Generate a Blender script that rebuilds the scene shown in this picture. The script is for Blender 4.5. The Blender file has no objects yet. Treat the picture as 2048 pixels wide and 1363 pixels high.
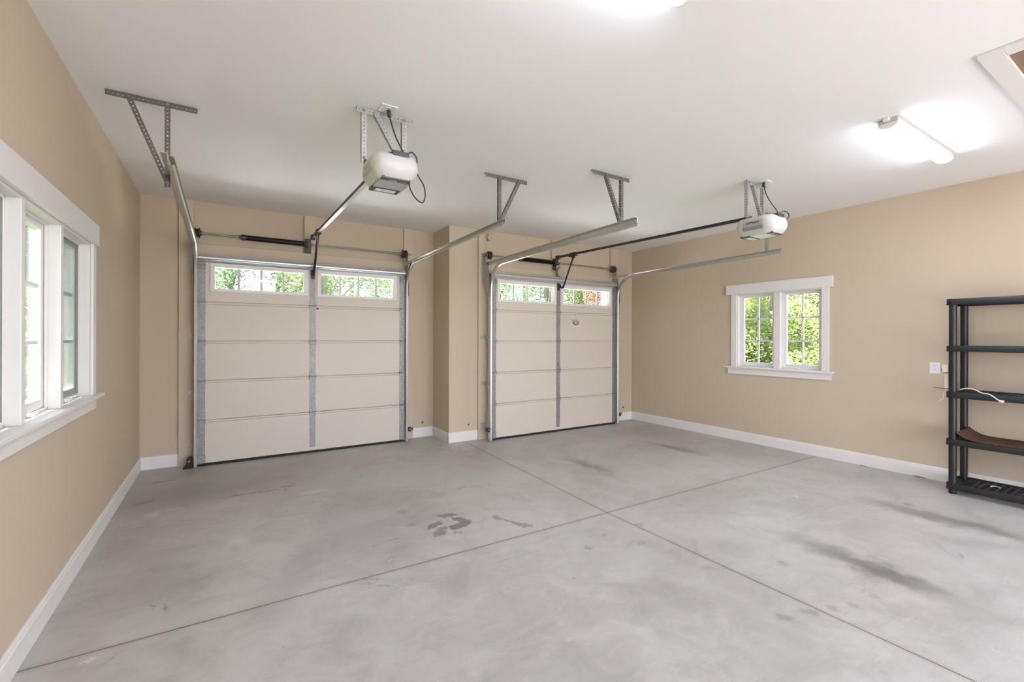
import bpy, bmesh, math, random
from mathutils import Vector, Matrix
random.seed(7)
S = bpy.context.scene
COL = S.collection
PI = math.pi
V = Vector

# ------------------------------------------------------------------ room measures (metres)
XL, XR, XP, Y1, Y2, H = -0.794, 6.403, 2.713, 6.535, 5.945, 3.095
YR = -3.20                       # rear wall, behind the camera
F1, F2 = 6.38, 5.765             # inner faces of the two garage doors
D1 = (-0.255, 2.21); D2 = (3.302, 5.80)

# ------------------------------------------------------------------ materials
def nodes_of(name):
    m = bpy.data.materials.new(name); m.use_nodes = True
    nt = m.node_tree
    return m, nt, nt.nodes['Principled BSDF']

def mat(name, col, rough=0.5, metal=0.0, spec=0.5, noise=0.0, nscale=20.0, bump=0.0, bscale=200.0):
    m, nt, b = nodes_of(name)
    b.inputs['Base Color'].default_value = (*col, 1)
    b.inputs['Roughness'].default_value = rough
    b.inputs['Metallic'].default_value = metal
    b.inputs['Specular IOR Level'].default_value = spec
    tc = nt.nodes.new('ShaderNodeTexCoord')
    if noise:
        n = nt.nodes.new('ShaderNodeTexNoise'); n.inputs['Scale'].default_value = nscale; n.inputs['Detail'].default_value = 4
        nt.links.new(tc.outputs['Object'], n.inputs['Vector'])
        mx = nt.nodes.new('ShaderNodeMix'); mx.data_type = 'RGBA'
        mx.inputs[6].default_value = (*[max(0, c*(1-noise)) for c in col], 1)
        mx.inputs[7].default_value = (*[min(1, c*(1+noise)) for c in col], 1)
        nt.links.new(n.outputs['Fac'], mx.inputs[0]); nt.links.new(mx.outputs[2], b.inputs['Base Color'])
    if bump:
        n = nt.nodes.new('ShaderNodeTexNoise'); n.inputs['Scale'].default_value = bscale; n.inputs['Detail'].default_value = 3
        nt.links.new(tc.outputs['Object'], n.inputs['Vector'])
        bp = nt.nodes.new('ShaderNodeBump'); bp.inputs['Strength'].default_value = bump; bp.inputs['Distance'].default_value = 0.002
        nt.links.new(n.outputs['Fac'], bp.inputs['Height']); nt.links.new(bp.outputs['Normal'], b.inputs['Normal'])
    return m

def galv(name, base, rough, scale=55.0, var=0.25, metal=0.9):
    m, nt, b = nodes_of(name)
    tc = nt.nodes.new('ShaderNodeTexCoord')
    v = nt.nodes.new('ShaderNodeTexVoronoi'); v.inputs['Scale'].default_value = scale
    nt.links.new(tc.outputs['Object'], v.inputs['Vector'])
    sep = nt.nodes.new('ShaderNodeSeparateColor'); nt.links.new(v.outputs['Color'], sep.inputs[0])
    mx = nt.nodes.new('ShaderNodeMix'); mx.data_type = 'RGBA'
    mx.inputs[6].default_value = (*[c*(1-var) for c in base], 1); mx.inputs[7].default_value = (*[min(1, c*(1+var)) for c in base], 1)
    nt.links.new(sep.outputs[0], mx.inputs[0]); nt.links.new(mx.outputs[2], b.inputs['Base Color'])
    mr = nt.nodes.new('ShaderNodeMapRange'); mr.inputs[3].default_value = rough-0.02; mr.inputs[4].default_value = rough+0.03
    nt.links.new(sep.outputs[1], mr.inputs[0]); nt.links.new(mr.outputs[0], b.inputs['Roughness'])
    b.inputs['Metallic'].default_value = metal
    return m

M = {}
M['wall'] = mat('beige wall paint', (0.585, 0.492, 0.368), 0.75, spec=0.25, noise=0.03, nscale=1.2, bump=0.12, bscale=160)
M['ceil'] = mat('white ceiling paint', (0.86, 0.85, 0.835), 0.85, spec=0.2, noise=0.012, nscale=0.8, bump=0.08, bscale=120)
M['jamb'] = mat('beige painted jamb board', (0.60, 0.515, 0.385), 0.6, spec=0.3, noise=0.03, nscale=3)
M['trim'] = mat('white trim paint', (0.79, 0.765, 0.725), 0.4, noise=0.015, nscale=3)
M['panel'] = mat('cream door skin', (0.66, 0.595, 0.50), 0.45, noise=0.02, nscale=2.5, bump=0.1, bscale=300)
M['vinyl'] = mat('white window plastic', (0.80, 0.785, 0.76), 0.35, noise=0.01, nscale=5)
M['enamel'] = mat('grey white fixture enamel', (0.52, 0.51, 0.49), 0.5, noise=0.01, nscale=8)
M['galv'] = galv('galvanized stile steel', (0.30, 0.295, 0.278), 0.50, 60, 0.18, 0.5)
M['track'] = galv('galvanized track steel', (0.60, 0.59, 0.565), 0.33, 30, 0.03, 0.8)
M['angle'] = galv('perforated angle steel', (0.165, 0.158, 0.148), 0.5, 80, 0.12, 0.6)
M['angle2'] = galv('bright perforated angle steel', (0.44, 0.43, 0.41), 0.45, 80, 0.10, 0.6)
M['strut'] = galv('polished strut steel', (0.66, 0.67, 0.68), 0.30, 40, 0.03, 0.8)
M['black'] = mat('black painted steel', (0.022, 0.020, 0.019), 0.42, noise=0.2, nscale=30)
M['spring'] = mat('oiled black spring steel', (0.016, 0.016, 0.016), 0.35, metal=0.3, noise=0.2, nscale=60)
M['rubber'] = mat('black rubber', (0.012, 0.011, 0.010), 0.7, noise=0.2, nscale=40)
M['drum'] = mat('dark cast drum', (0.10, 0.085, 0.08), 0.5, metal=0.6, noise=0.2, nscale=40)
M['opener'] = mat('warm white opener plastic', (0.60, 0.575, 0.55), 0.4, noise=0.015, nscale=6)
M['opener2'] = mat('light grey opener side', (0.43, 0.425, 0.41), 0.35, noise=0.015, nscale=6)
M['lens'] = mat('frosted grey lens', (0.46, 0.46, 0.47), 0.18, noise=0.03, nscale=30)
M['lensw'] = mat('clear white lens', (0.80, 0.83, 0.82), 0.15, noise=0.03, nscale=30)
M['darkplastic'] = mat('charcoal plastic', (0.05, 0.05, 0.052), 0.35, noise=0.15, nscale=40)
M['greyplastic'] = mat('mid grey plastic', (0.27, 0.265, 0.26), 0.4, noise=0.06, nscale=40)
M['chrome'] = mat('chrome reflector', (0.75, 0.75, 0.76), 0.12, metal=1.0, noise=0.05, nscale=60)
M['shelfblack'] = mat('black shelf resin', (0.0095, 0.010, 0.0095), 0.45, noise=0.15, nscale=12, bump=0.15, bscale=180)
M['brown'] = mat('brown coir mat', (0.092, 0.055, 0.036), 0.9, spec=0.1, noise=0.35, nscale=90, bump=0.6, bscale=240)
M['ivory'] = mat('ivory plastic', (0.70, 0.63, 0.50), 0.4, noise=0.02, nscale=20)
M['outlet'] = mat('white outlet plastic', (0.80, 0.785, 0.77), 0.3, noise=0.01, nscale=20)
M['slot'] = mat('dark slot', (0.03, 0.027, 0.025), 0.6, noise=0.1, nscale=30)
M['cordw'] = mat('white cord jacket', (0.74, 0.70, 0.63), 0.45, noise=0.03, nscale=30)
M['cordb'] = mat('black cord jacket', (0.025, 0.025, 0.024), 0.45, noise=0.1, nscale=30)
M['rope'] = mat('pinkish white rope', (0.72, 0.52, 0.46), 0.7, noise=0.1, nscale=80)
M['red'] = mat('faded red plastic', (0.30, 0.075, 0.05), 0.45, noise=0.08, nscale=40)
M['tag'] = mat('grey printed tag', (0.36, 0.33, 0.31), 0.5, noise=0.3, nscale=120)
M['plywood'] = mat('bare brown plywood', (0.27, 0.185, 0.125), 0.7, noise=0.15, nscale=9)
M['nest'] = mat('papery tan lump', (0.52, 0.45, 0.36), 0.9, noise=0.15, nscale=60, bump=0.6, bscale=90)
M['leaf_dry'] = mat('dry olive leaf', (0.115, 0.105, 0.05), 0.8, noise=0.25, nscale=50)
M['bark'] = mat('grey brown bark', (0.13, 0.10, 0.075), 0.9, noise=0.3, nscale=12, bump=0.5, bscale=30)
M['lawn'] = mat('lawn', (0.085, 0.115, 0.05), 0.9, spec=0.1, noise=0.35, nscale=3)
M['drive'] = mat('forecourt bounce concrete', (0.225, 0.22, 0.222), 0.85, noise=0.1, nscale=2)  # for the added rear forecourt, tone set by how much light it bounces
M['drive2'] = mat('bounce whitened driveway concrete', (0.85, 0.85, 0.85), 0.85, noise=0.06, nscale=2)  # whitened so more sun bounces through the door lights onto the ceiling
M['shingle'] = mat('pale sage siding', (0.50, 0.54, 0.43), 0.8, noise=0.06, nscale=3)

def leafmat(name, c1, c2):
    m = bpy.data.materials.new(name); m.use_nodes = True; nt = m.node_tree
    b = nt.nodes['Principled BSDF']; out = nt.nodes['Material Output']
    tc = nt.nodes.new('ShaderNodeTexCoord'); n = nt.nodes.new('ShaderNodeTexNoise'); n.inputs['Scale'].default_value = 1.1; n.inputs['Detail'].default_value = 3
    nt.links.new(tc.outputs['Object'], n.inputs['Vector'])
    cr = nt.nodes.new('ShaderNodeValToRGB')
    cr.color_ramp.elements[0].position = 0.35; cr.color_ramp.elements[0].color = (*c1, 1)
    cr.color_ramp.elements[1].position = 0.65; cr.color_ramp.elements[1].color = (*c2, 1)
    nt.links.new(n.outputs['Fac'], cr.inputs[0]); nt.links.new(cr.outputs[0], b.inputs['Base Color'])
    b.inputs['Roughness'].default_value = 0.5
    tr = nt.nodes.new('ShaderNodeBsdfTranslucent'); nt.links.new(cr.outputs[0], tr.inputs['Color'])
    mx = nt.nodes.new('ShaderNodeMixShader'); mx.inputs[0].default_value = 0.5
    nt.links.new(b.outputs[0], mx.inputs[1]); nt.links.new(tr.outputs[0], mx.inputs[2]); nt.links.new(mx.outputs[0], out.inputs['Surface'])
    return m
M['leafy'] = leafmat('yellow green leaves', (0.135, 0.20, 0.06), (0.31, 0.33, 0.115))
M['leafg'] = leafmat('mid green leaves', (0.085, 0.14, 0.068), (0.19, 0.24, 0.12))
M['leafb'] = leafmat('cool green leaves', (0.078, 0.12, 0.09), (0.175, 0.22, 0.155))
M['leafr'] = leafmat('red maple leaves', (0.17, 0.045, 0.048), (0.28, 0.105, 0.10))

def glassmat(name, tint, fac):
    m = bpy.data.materials.new(name); m.use_nodes = True; nt = m.node_tree
    nt.nodes.remove(nt.nodes['Principled BSDF']); out = nt.nodes['Material Output']
    t = nt.nodes.new('ShaderNodeBsdfTransparent'); t.inputs[0].default_value = (*tint, 1)
    g = nt.nodes.new('ShaderNodeBsdfGlossy'); g.inputs['Roughness'].default_value = 0.02
    fr = nt.nodes.new('ShaderNodeFresnel'); fr.inputs[0].default_value = 1.35
    mu = nt.nodes.new('ShaderNodeMath'); mu.operation = 'MULTIPLY'; mu.inputs[1].default_value = fac
    nt.links.new(fr.outputs[0], mu.inputs[0])
    mx = nt.nodes.new('ShaderNodeMixShader'); nt.links.new(mu.outputs[0], mx.inputs[0])
    nt.links.new(t.outputs[0], mx.inputs[1]); nt.links.new(g.outputs[0], mx.inputs[2]); nt.links.new(mx.outputs[0], out.inputs['Surface'])
    return m
M['glass'] = glassmat('window glass', (0.97, 0.985, 0.975), 0.8)

def screenmat():
    m = bpy.data.materials.new('grey insect screen'); m.use_nodes = True; nt = m.node_tree
    b = nt.nodes['Principled BSDF']; out = nt.nodes['Material Output']
    b.inputs['Base Color'].default_value = (0.30, 0.32, 0.29, 1); b.inputs['Roughness'].default_value = 0.8
    t = nt.nodes.new('ShaderNodeBsdfTransparent'); t.inputs[0].default_value = (1, 1, 1, 1)
    mx = nt.nodes.new('ShaderNodeMixShader'); mx.inputs[0].default_value = 0.42
    nt.links.new(t.outputs[0], mx.inputs[1]); nt.links.new(b.outputs[0], mx.inputs[2]); nt.links.new(mx.outputs[0], out.inputs['Surface'])
    return m
M['screen'] = screenmat()

def emit(name, col, s):
    m = bpy.data.materials.new(name); m.use_nodes = True; nt = m.node_tree
    nt.nodes.remove(nt.nodes['Principled BSDF'])
    e = nt.nodes.new('ShaderNodeEmission'); e.inputs[0].default_value = (*col, 1); e.inputs[1].default_value = s
    nt.links.new(e.outputs[0], nt.nodes['Material Output'].inputs[0]); return m
LAMP = 27.0
M['lamp'] = emit('lit diffuser', (0.89, 0.94, 1.13), LAMP)

def floormat():
    m, nt, b = nodes_of('stained concrete'); N = nt.nodes; L = nt.links
    tc = N.new('ShaderNodeTexCoord'); co = tc.outputs['Object']
    def noise(scale, detail=5, rough=0.6, dist=0.0, vec=None):
        n = N.new('ShaderNodeTexNoise'); n.inputs['Scale'].default_value = scale; n.inputs['Detail'].default_value = detail
        n.inputs['Roughness'].default_value = rough; n.inputs['Distortion'].default_value = dist
        L.new(vec or co, n.inputs['Vector']); return n
    def math_(op, a, bb):
        n = N.new('ShaderNodeMath'); n.operation = op
        for i, x in enumerate((a, bb)):
            if isinstance(x, (int, float)): n.inputs[i].default_value = x
            else: L.new(x, n.inputs[i])
        return n.outputs[0]
    def rng(v, a, c, d=0.0, e=1.0, smooth=True):
        n = N.new('ShaderNodeMapRange'); n.interpolation_type = 'SMOOTHSTEP' if smooth else 'LINEAR'
        n.inputs[1].default_value = a; n.inputs[2].default_value = c; n.inputs[3].default_value = d; n.inputs[4].default_value = e
        L.new(v, n.inputs[0]); return n.outputs[0]
    def mixc(f, a, c):
        n = N.new('ShaderNodeMix'); n.data_type = 'RGBA'; L.new(f, n.inputs[0])
        for i, x in ((6, a), (7, c)):
            if isinstance(x, tuple): n.inputs[i].default_value = (*x, 1)
            else: L.new(x, n.inputs[i])
        return n.outputs[2]
    big = noise(0.7, 6, 0.62, 0.6).outputs['Fac']; mid = noise(3.2, 6, 0.68, 0.8).outputs['Fac']; fine = noise(38, 5, 0.7).outputs['Fac']
    # trowel streaks: stretched noise
    mp = N.new('ShaderNodeMapping'); mp.inputs['Rotation'].default_value = (0, 0, 0.5); mp.inputs['Scale'].default_value = (2.0, 9.0, 1); L.new(co, mp.inputs[0])
    streak = noise(1.4, 6, 0.7, 1.2, mp.outputs[0]).outputs['Fac']
    c = mixc(rng(big, 0.32, 0.68), (0.395, 0.380, 0.355), (0.490, 0.478, 0.458))
    c = mixc(math_('MULTIPLY', rng(mid, 0.45, 0.70), 0.55), c, (0.56, 0.545, 0.52))
    c = mixc(math_('MULTIPLY', rng(mid, 0.50, 0.28), 0.55), c, (0.305, 0.293, 0.275))
    c = mixc(math_('MULTIPLY', rng(streak, 0.53, 0.75), 0.36), c, (0.59, 0.575, 0.55))
    c = mixc(math_('MULTIPLY', rng(streak, 0.44, 0.25), 0.5), c, (0.29, 0.28, 0.265))
    c = mixc(math_('MULTIPLY', rng(fine, 0.62, 0.80), 0.22), c, (0.20, 0.19, 0.18))
    vo = N.new('ShaderNodeTexVoronoi'); vo.inputs['Scale'].default_value = 4.5; L.new(co, vo.inputs['Vector'])
    c = mixc(math_('MULTIPLY', rng(vo.outputs['Distance'], 0.055, 0.03), 0.30), c, (0.15, 0.14, 0.13))
    vo2 = N.new('ShaderNodeTexVoronoi'); vo2.inputs['Scale'].default_value = 2.3; L.new(co, vo2.inputs['Vector'])
    c = mixc(math_('MULTIPLY', rng(vo2.outputs['Distance'], 0.026, 0.014), 0.6), c, (0.75, 0.73, 0.70))
    # worn stains with a shape of their own: (x, y, half-length along y, half-width, angle, strength, softness, wobble)
    dn = noise(7.0, 4, 0.6); dn2 = noise(22.0, 3, 0.6)
    def off(n, amp):
        s = N.new('ShaderNodeVectorMath'); s.operation = 'SUBTRACT'; L.new(n.outputs['Color'], s.inputs[0]); s.inputs[1].default_value = (0.5, 0.5, 0.5)
        k = N.new('ShaderNodeVectorMath'); k.operation = 'SCALE'; L.new(s.outputs[0], k.inputs[0]); k.inputs[3].default_value = amp
        a = N.new('ShaderNodeVectorMath'); a.operation = 'ADD'; L.new(co, a.inputs[0]); L.new(k.outputs[0], a.inputs[1]); return a.outputs[0]
    soft_co, hard_co = off(dn, 0.30), off(dn2, 0.10)
    def stain(prev, x, y, a, bb, ang, st, soft, hard, col):
        mp = N.new('ShaderNodeMapping'); mp.vector_type = 'TEXTURE'
        mp.inputs['Location'].default_value = (x, y, 0); mp.inputs['Rotation'].default_value = (0, 0, ang); mp.inputs['Scale'].default_value = (bb, a, 1)
        L.new(hard_co if hard else soft_co, mp.inputs[0])
        sx = N.new('ShaderNodeSeparateXYZ'); L.new(mp.outputs[0], sx.inputs[0])
        d = math_('SQRT', math_('ADD', math_('POWER', sx.outputs[0], 2.0), math_('POWER', sx.outputs[1], 2.0)), 0.0)
        f = math_('MULTIPLY', rng(d, 1.0 + soft, max(0.0, 1.0 - soft)), st)
        return mixc(f, prev, col)
    DK = (0.105, 0.098, 0.092)
    for s in [(3.63, 4.06, .30, .09, .04, .62, .9, 0), (5.20, 4.06, .30, .09, .12, .62, .9, 0), (3.60, 1.36, .38, .12, -.1, .68, .9, 0), (3.585, 1.15, .18, .07, -.1, .5, .9, 0),
              (5.06, 1.38, .36, .12, 0.0, .60, .9, 0), (5.13, 1.02, .2, .08, 0, .4, .9, 0), (0.95, 3.5, .45, .4, 0, .25, .9, 0), (-.1, 5.3, .30, .7, 0, .33, .9, 0), (0.1, 5.9, .5, .9, 0, .22, .9, 0),
              (1.1, 4.2, .3, .5, .2, .22, .9, 0), (.42, 3.2, .5, .12, -.5, .18, .9, 0), (-0.3, 3.45, .35, .2, .3, .15, .9, 0), (2.6, 1.5, .6, .5, 0, .12, .9, 0), (4.9, 5.2, .3, .9, 0, .15, .9, 0), (1.2, 1.7, .3, .3, 0.3, .14, .9, 0), (4.55, 1.2, .4, .2, 0, .12, .9, 0)]:
        c = stain(c, *s, DK)
    WET = (0.145, 0.142, 0.138)
    for s in [(1.60, 3.29, .055, .10, .2, .85, .12, 1), (1.655, 3.38, .10, .04, .5, .8, .12, 1), (1.60, 3.53, .045, .085, -.3, .75, .15, 1), (1.43, 3.40, .035, .085, .5, .7, .2, 1), (1.45, 3.30, .03, .05, 0, .65, .3, 1), (1.40, 3.24, .04, .06, .3, .7, .3, 1), (1.52, 3.18, .03, .03, 0, .5, .3, 1),
              (2.03, 3.035, .09, .045, .55, .6, .12, 1), (1.965, 3.18, .13, .014, .55, .6, .25, 1), (1.93, 3.29, .03, .04, .2, .6, .3, 1),
              (1.28, 3.50, .03, .04, 0, .45, .4, 1), (1.31, 3.80, .05, .05, 0, .4, .5, 1), (1.07, 3.32, .012, .05, 0, .45, .4, 1), (.93, 3.30, .012, .03, 0, .4, .4, 1),
              (.10, 5.02, .012, .10, .12, .75, .3, 1), (.33, 5.01, .015, .20, -.10, .7, .3, 1), (.56, 5.06, .012, .08, -.3, .6, .3, 1), (.56, 5.42, .01, .10, 0, .45, .4, 1), (-.55, 5.9, .03, .12, .2, .6, .4, 1), (-.6, 5.25, .03, .09, .6, .5, .4, 1),
              (.78, 2.85, .09, .006, 1.0, .6, .4, 1), (.74, 2.82, .07, .005, 1.2, .6, .4, 1), (.83, 2.72, .06, .006, .9, .45, .4, 1), (-.33, 3.2, .05, .006, .1, .5, .4, 1), (-.27, 3.15, .06, .006, .1, .5, .4, 1), (.52, 4.95, .012, .02, 0, .7, .3, 1),
              (3.15, 1.6, .03, .04, .4, .4, .5, 1), (2.60, 2.30, .03, .035, 0, .35, .5, 1), (2.82, 2.55, .03, .035, .4, .35, .5, 1), (2.2, 2.45, .02, .03, .4, .45, .5, 1), (2.45, 2.55, .02, .03, 0, .4, .5, 1),
              (2.55, 1.28, .045, .035, .4, .40, .5, 1), (2.72, 1.23, .045, .03, .8, .40, .5, 1), (2.87, 1.18, .03, .03, .4, .40, .5, 1), (3.0, 1.13, .03, .03, .4, .35, .5, 1), (3.2, 1.10, .03, .03, .4, .3, .5, 1), (5.24, 1.56, .05, .04, .4, .45, .5, 1), (4.33, 1.0, .02, .03, .4, .4, .5, 1), (2.0, 4.1, .02, .08, .4, .35, .5, 1), (2.3, 4.05, .02, .06, .9, .35, .5, 1), (4.35, 3.6, .012, .05, 0, .4, .5, 1)]:
        c = stain(c, *s, WET)
    PALE = (0.66, 0.64, 0.60)
    for s in [(2.62, 5.5, .012, .03, 0, .8, .3, 1), (2.55, 5.4, .014, .03, .3, .8, .3, 1), (2.70, 5.25, .012, .03, 0, .8, .3, 1), (2.46, 5.52, .01, .03, 0, .6, .3, 1), (3.2, 5.1, .012, .02, 0, .5, .3, 1), (4.3, 3.15, .01, .02, 0, .7, .3, 1), (-.53, 2.82, .008, .03, .3, .8, .3, 1), (.96, 2.62, .02, .03, 0, .35, .5, 1), (.95, 3.02, .008, .02, 0, .8, .3, 1), (4.6, 2.2, .02, .03, 0, .7, .3, 1), (-.5, 4.85, .04, .05, 0, .5, .5, 1), (.75, 4.75, .05, .12, 0, .4, .5, 1), (.1, 3.9, .12, .05, .3, .35, .6, 1), (-.35, 4.9, .03, .08, 0, .4, .6, 1)]:
        c = stain(c, *s, PALE)
    # saw-cut joints
    sp = N.new('ShaderNodeSeparateXYZ'); L.new(co, sp.inputs[0]); X, Y = sp.outputs[0], sp.outputs[1]
    jn = math_('MULTIPLY', math_('SUBTRACT', noise(9, 3).outputs['Fac'], 0.5), 0.006)
    ly = math_('ABSOLUTE', math_('ADD', math_('SUBTRACT', Y, math_('ADD', math_('MULTIPLY', X, -0.0098), 2.888)), jn), 0)
    lx = math_('ABSOLUTE', math_('ADD', math_('SUBTRACT', X, 2.785), jn), 0)
    far = math_('MULTIPLY', math_('MAXIMUM', math_('SUBTRACT', Y, 2.87), 0.0), 0.051)
    lx = math_('ABSOLUTE', math_('ADD', math_('SUBTRACT', math_('SUBTRACT', X, 2.785), far), jn), 0)
    dj = math_('MINIMUM', lx, ly)
    jf = rng(dj, 0.0055, 0.0025)
    halo = math_('MULTIPLY', rng(dj, 0.04, 0.004), 0.22)
    c = mixc(halo, c, (0.20, 0.17, 0.13)); c = mixc(math_('MULTIPLY', jf, 0.85), c, (0.075, 0.062, 0.05))
    L.new(c, b.inputs['Base Color'])
    L.new(rng(mid, 0.3, 0.75, 0.34, 0.52, False), b.inputs['Roughness']); b.inputs['Specular IOR Level'].default_value = 0.6
    hgt = math_('SUBTRACT', math_('ADD', math_('MULTIPLY', fine, 0.25), math_('MULTIPLY', mid, 0.3)), math_('MULTIPLY', jf, 2.0))
    bp = N.new('ShaderNodeBump'); bp.inputs['Strength'].default_value = 0.22; bp.inputs['Distance'].default_value = 0.004
    L.new(hgt, bp.inputs['Height']); L.new(bp.outputs['Normal'], b.inputs['Normal'])
    return m
M['floor'] = floormat()

# ------------------------------------------------------------------ mesh builder
class MB:
    def __init__(s): s.v = []; s.f = []
    def add(s, vs, fs):
        o = len(s.v); s.v += [V(p) for p in vs]; s.f += [tuple(o+i for i in f) for f in fs]; return s
    def box(s, x0, x1, y0, y1, z0, z1):
        x0, x1 = sorted((x0, x1)); y0, y1 = sorted((y0, y1)); z0, z1 = sorted((z0, z1))
        return s.add([(x0,y0,z0),(x1,y0,z0),(x1,y1,z0),(x0,y1,z0),(x0,y0,z1),(x1,y0,z1),(x1,y1,z1),(x0,y1,z1)],
                     [(0,3,2,1),(4,5,6,7),(0,1,5,4),(1,2,6,5),(2,3,7,6),(3,0,4,7)])
    def obox(s, c, ax, ay, az):       # oriented box: centre and half-axis vectors
        c, ax, ay, az = V(c), V(ax), V(ay), V(az)
        vs = [c+sx*ax+sy*ay+sz*az for sz in (-1,1) for sx, sy in ((-1,-1),(1,-1),(1,1),(-1,1))]
        return s.add(vs, [(0,3,2,1),(4,5,6,7),(0,1,5,4),(1,2,6,5),(2,3,7,6),(3,0,4,7)])
    def bar(s, p, q, w, t, up=(0,0,1)):
        p, q = V(p), V(q); d = (q-p); ax = d/2; dn = d.normalized(); side = dn.cross(V(up))
        if side.length < 1e-4: side = dn.cross(V((1,0,0)))
        side.normalize(); u2 = side.cross(dn).normalized()
        return s.obox((p+q)/2, ax, side*w/2, u2*t/2)
    def sweep(s, prof, path, closed=True, ref=None, caps=True):
        # prof: 2D points; path: 3D points; ref: fixed side vector (profile u axis)
        path = [V(p) for p in path]; n = len(prof); rings = []; side = V(ref) if ref else None
        for i, p in enumerate(path):
            a = path[max(i-1, 0)]; b = path[min(i+1, len(path)-1)]; d = (b-a).normalized()
            if ref: u = V(ref).normalized()
            else:
                if side is None: side = d.cross(V((0,0,1))) if abs(d.z) < 0.95 else d.cross(V((1,0,0)))
                u = (side - d*side.dot(d)).normalized(); side = u
            w = d.cross(u).normalized(); k = 1.0
            if 0 < i < len(path)-1:
                d1 = (path[i]-path[i-1]).normalized(); d2 = (path[i+1]-path[i]).normalized(); k = 1/max(0.5, math.cos(d1.angle(d2, 0)/2))
            rings.append([p + u*a_ + w*b_*k for a_, b_ in prof])
        vs = [q for r in rings for q in r]; fs = []
        m = n if closed else n-1
        for i in range(len(path)-1):
            for j in range(m):
                fs.append((i*n+j, i*n+(j+1) % n, (i+1)*n+(j+1) % n, (i+1)*n+j))
        if closed and caps:
            fs.append(tuple(range(n-1, -1, -1))); fs.append(tuple((len(path)-1)*n+j for j in range(n)))
        return s.add(vs, fs)
    def tube(s, path, r, seg=8):
        return s.sweep([(r*math.cos(2*PI*k/seg), r*math.sin(2*PI*k/seg)) for k in range(seg)], path)
    def lathe(s, c, axis, prof, seg=20):    # prof: (distance along axis, radius)
        c = V(c); a = V(axis).normalized(); u = a.orthogonal().normalized(); w = a.cross(u); n = seg; vs = []; fs = []
        for h, r in prof:
            for k in range(n):
                t = 2*PI*k/n; vs.append(c + a*h + u*r*math.cos(t) + w*r*math.sin(t))
        for i in range(len(prof)-1):
            for k in range(n): fs.append((i*n+k, i*n+(k+1) % n, (i+1)*n+(k+1) % n, (i+1)*n+k))
        fs.append(tuple(range(n-1, -1, -1))); fs.append(tuple((len(prof)-1)*n+k for k in range(n)))
        return s.add(vs, fs)
    def prism(s, poly, axis, a, b):         # poly in the two other axes, extruded along axis from a to b
        n = len(poly)
        def P(u, v, t): return {'x': (t,u,v), 'y': (u,t,v), 'z': (u,v,t)}[axis]
        vs = [P(u,v,a) for u,v in poly]+[P(u,v,b) for u,v in poly]
        fs = [tuple(range(n-1,-1,-1)), tuple(range(n,2*n))]+[(i,(i+1)%n,n+(i+1)%n,n+i) for i in range(n)]
        return s.add(vs, fs)
    def loft(s, rings):                     # closed rings of equal count
        n = len(rings[0]); vs = [p for r in rings for p in r]; fs = []
        for i in range(len(rings)-1):
            for j in range(n): fs.append((i*n+j, i*n+(j+1)%n, (i+1)*n+(j+1)%n, (i+1)*n+j))
        fs.append(tuple(range(n-1,-1,-1))); fs.append(tuple((len(rings)-1)*n+j for j in range(n)))
        return s.add(vs, fs)
    def perf(s, p, q, wdir, width, hr=0.0052, pitch=0.0254, t=0.0022):   # perforated flat strip with real holes
        p, q = V(p), V(q); d = q-p; Ln = d.length; a = d/Ln; w = V(wdir); w = (w-a*w.dot(a)).normalized(); nrm = a.cross(w)
        n = max(1, round(Ln/pitch)); cl = Ln/n
        for i in range(n):
            c = p + a*(cl*(i+0.5)); out = []; ring = []
            for k in range(8):
                t_ = 2*PI*k/8; cx, cy = math.cos(t_), math.sin(t_); m_ = max(abs(cx), abs(cy))
                out.append((cx/m_*cl/2, cy/m_*width/2)); ring.append((cx*hr, cy*hr))
            vs = []
            for off in (-t/2, t/2):
                vs += [c+a*x+w*y+nrm*off for x, y in out]; vs += [c+a*x+w*y+nrm*off for x, y in ring]
            fs = []
            for k in range(8):
                k2 = (k+1) % 8
                fs += [(k, 8+k, 8+k2, k2), (16+k, 16+k2, 24+k2, 24+k), (8+k, 24+k, 24+k2, 8+k2)]
            for k in (1, 2, 5, 6): fs.append((k, (k+1) % 8, 16+(k+1) % 8, 16+k))
            if i == 0:
                for k in (3, 4): fs.append((k, (k+1) % 8, 16+(k+1) % 8, 16+k))
            if i == n-1:
                for k in (7, 0): fs.append((k, (k+1) % 8, 16+(k+1) % 8, 16+k))
            s.add(vs, fs)
        return s
    def angle(s, p, q, w1, w2, width=0.032, **kw):     # perforated L angle: flange 1 along w1, flange 2 along w2 from the common edge
        p, q = V(p), V(q); a = (q-p).normalized(); w1, w2 = V(w1), V(w2)
        w1 = (w1-a*w1.dot(a)).normalized(); w2 = (w2-a*w2.dot(a)).normalized()
        s.perf(p+w1*width/2, q+w1*width/2, w1, width, **kw); s.perf(p+w2*width/2, q+w2*width/2, w2, width, **kw); return s

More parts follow.
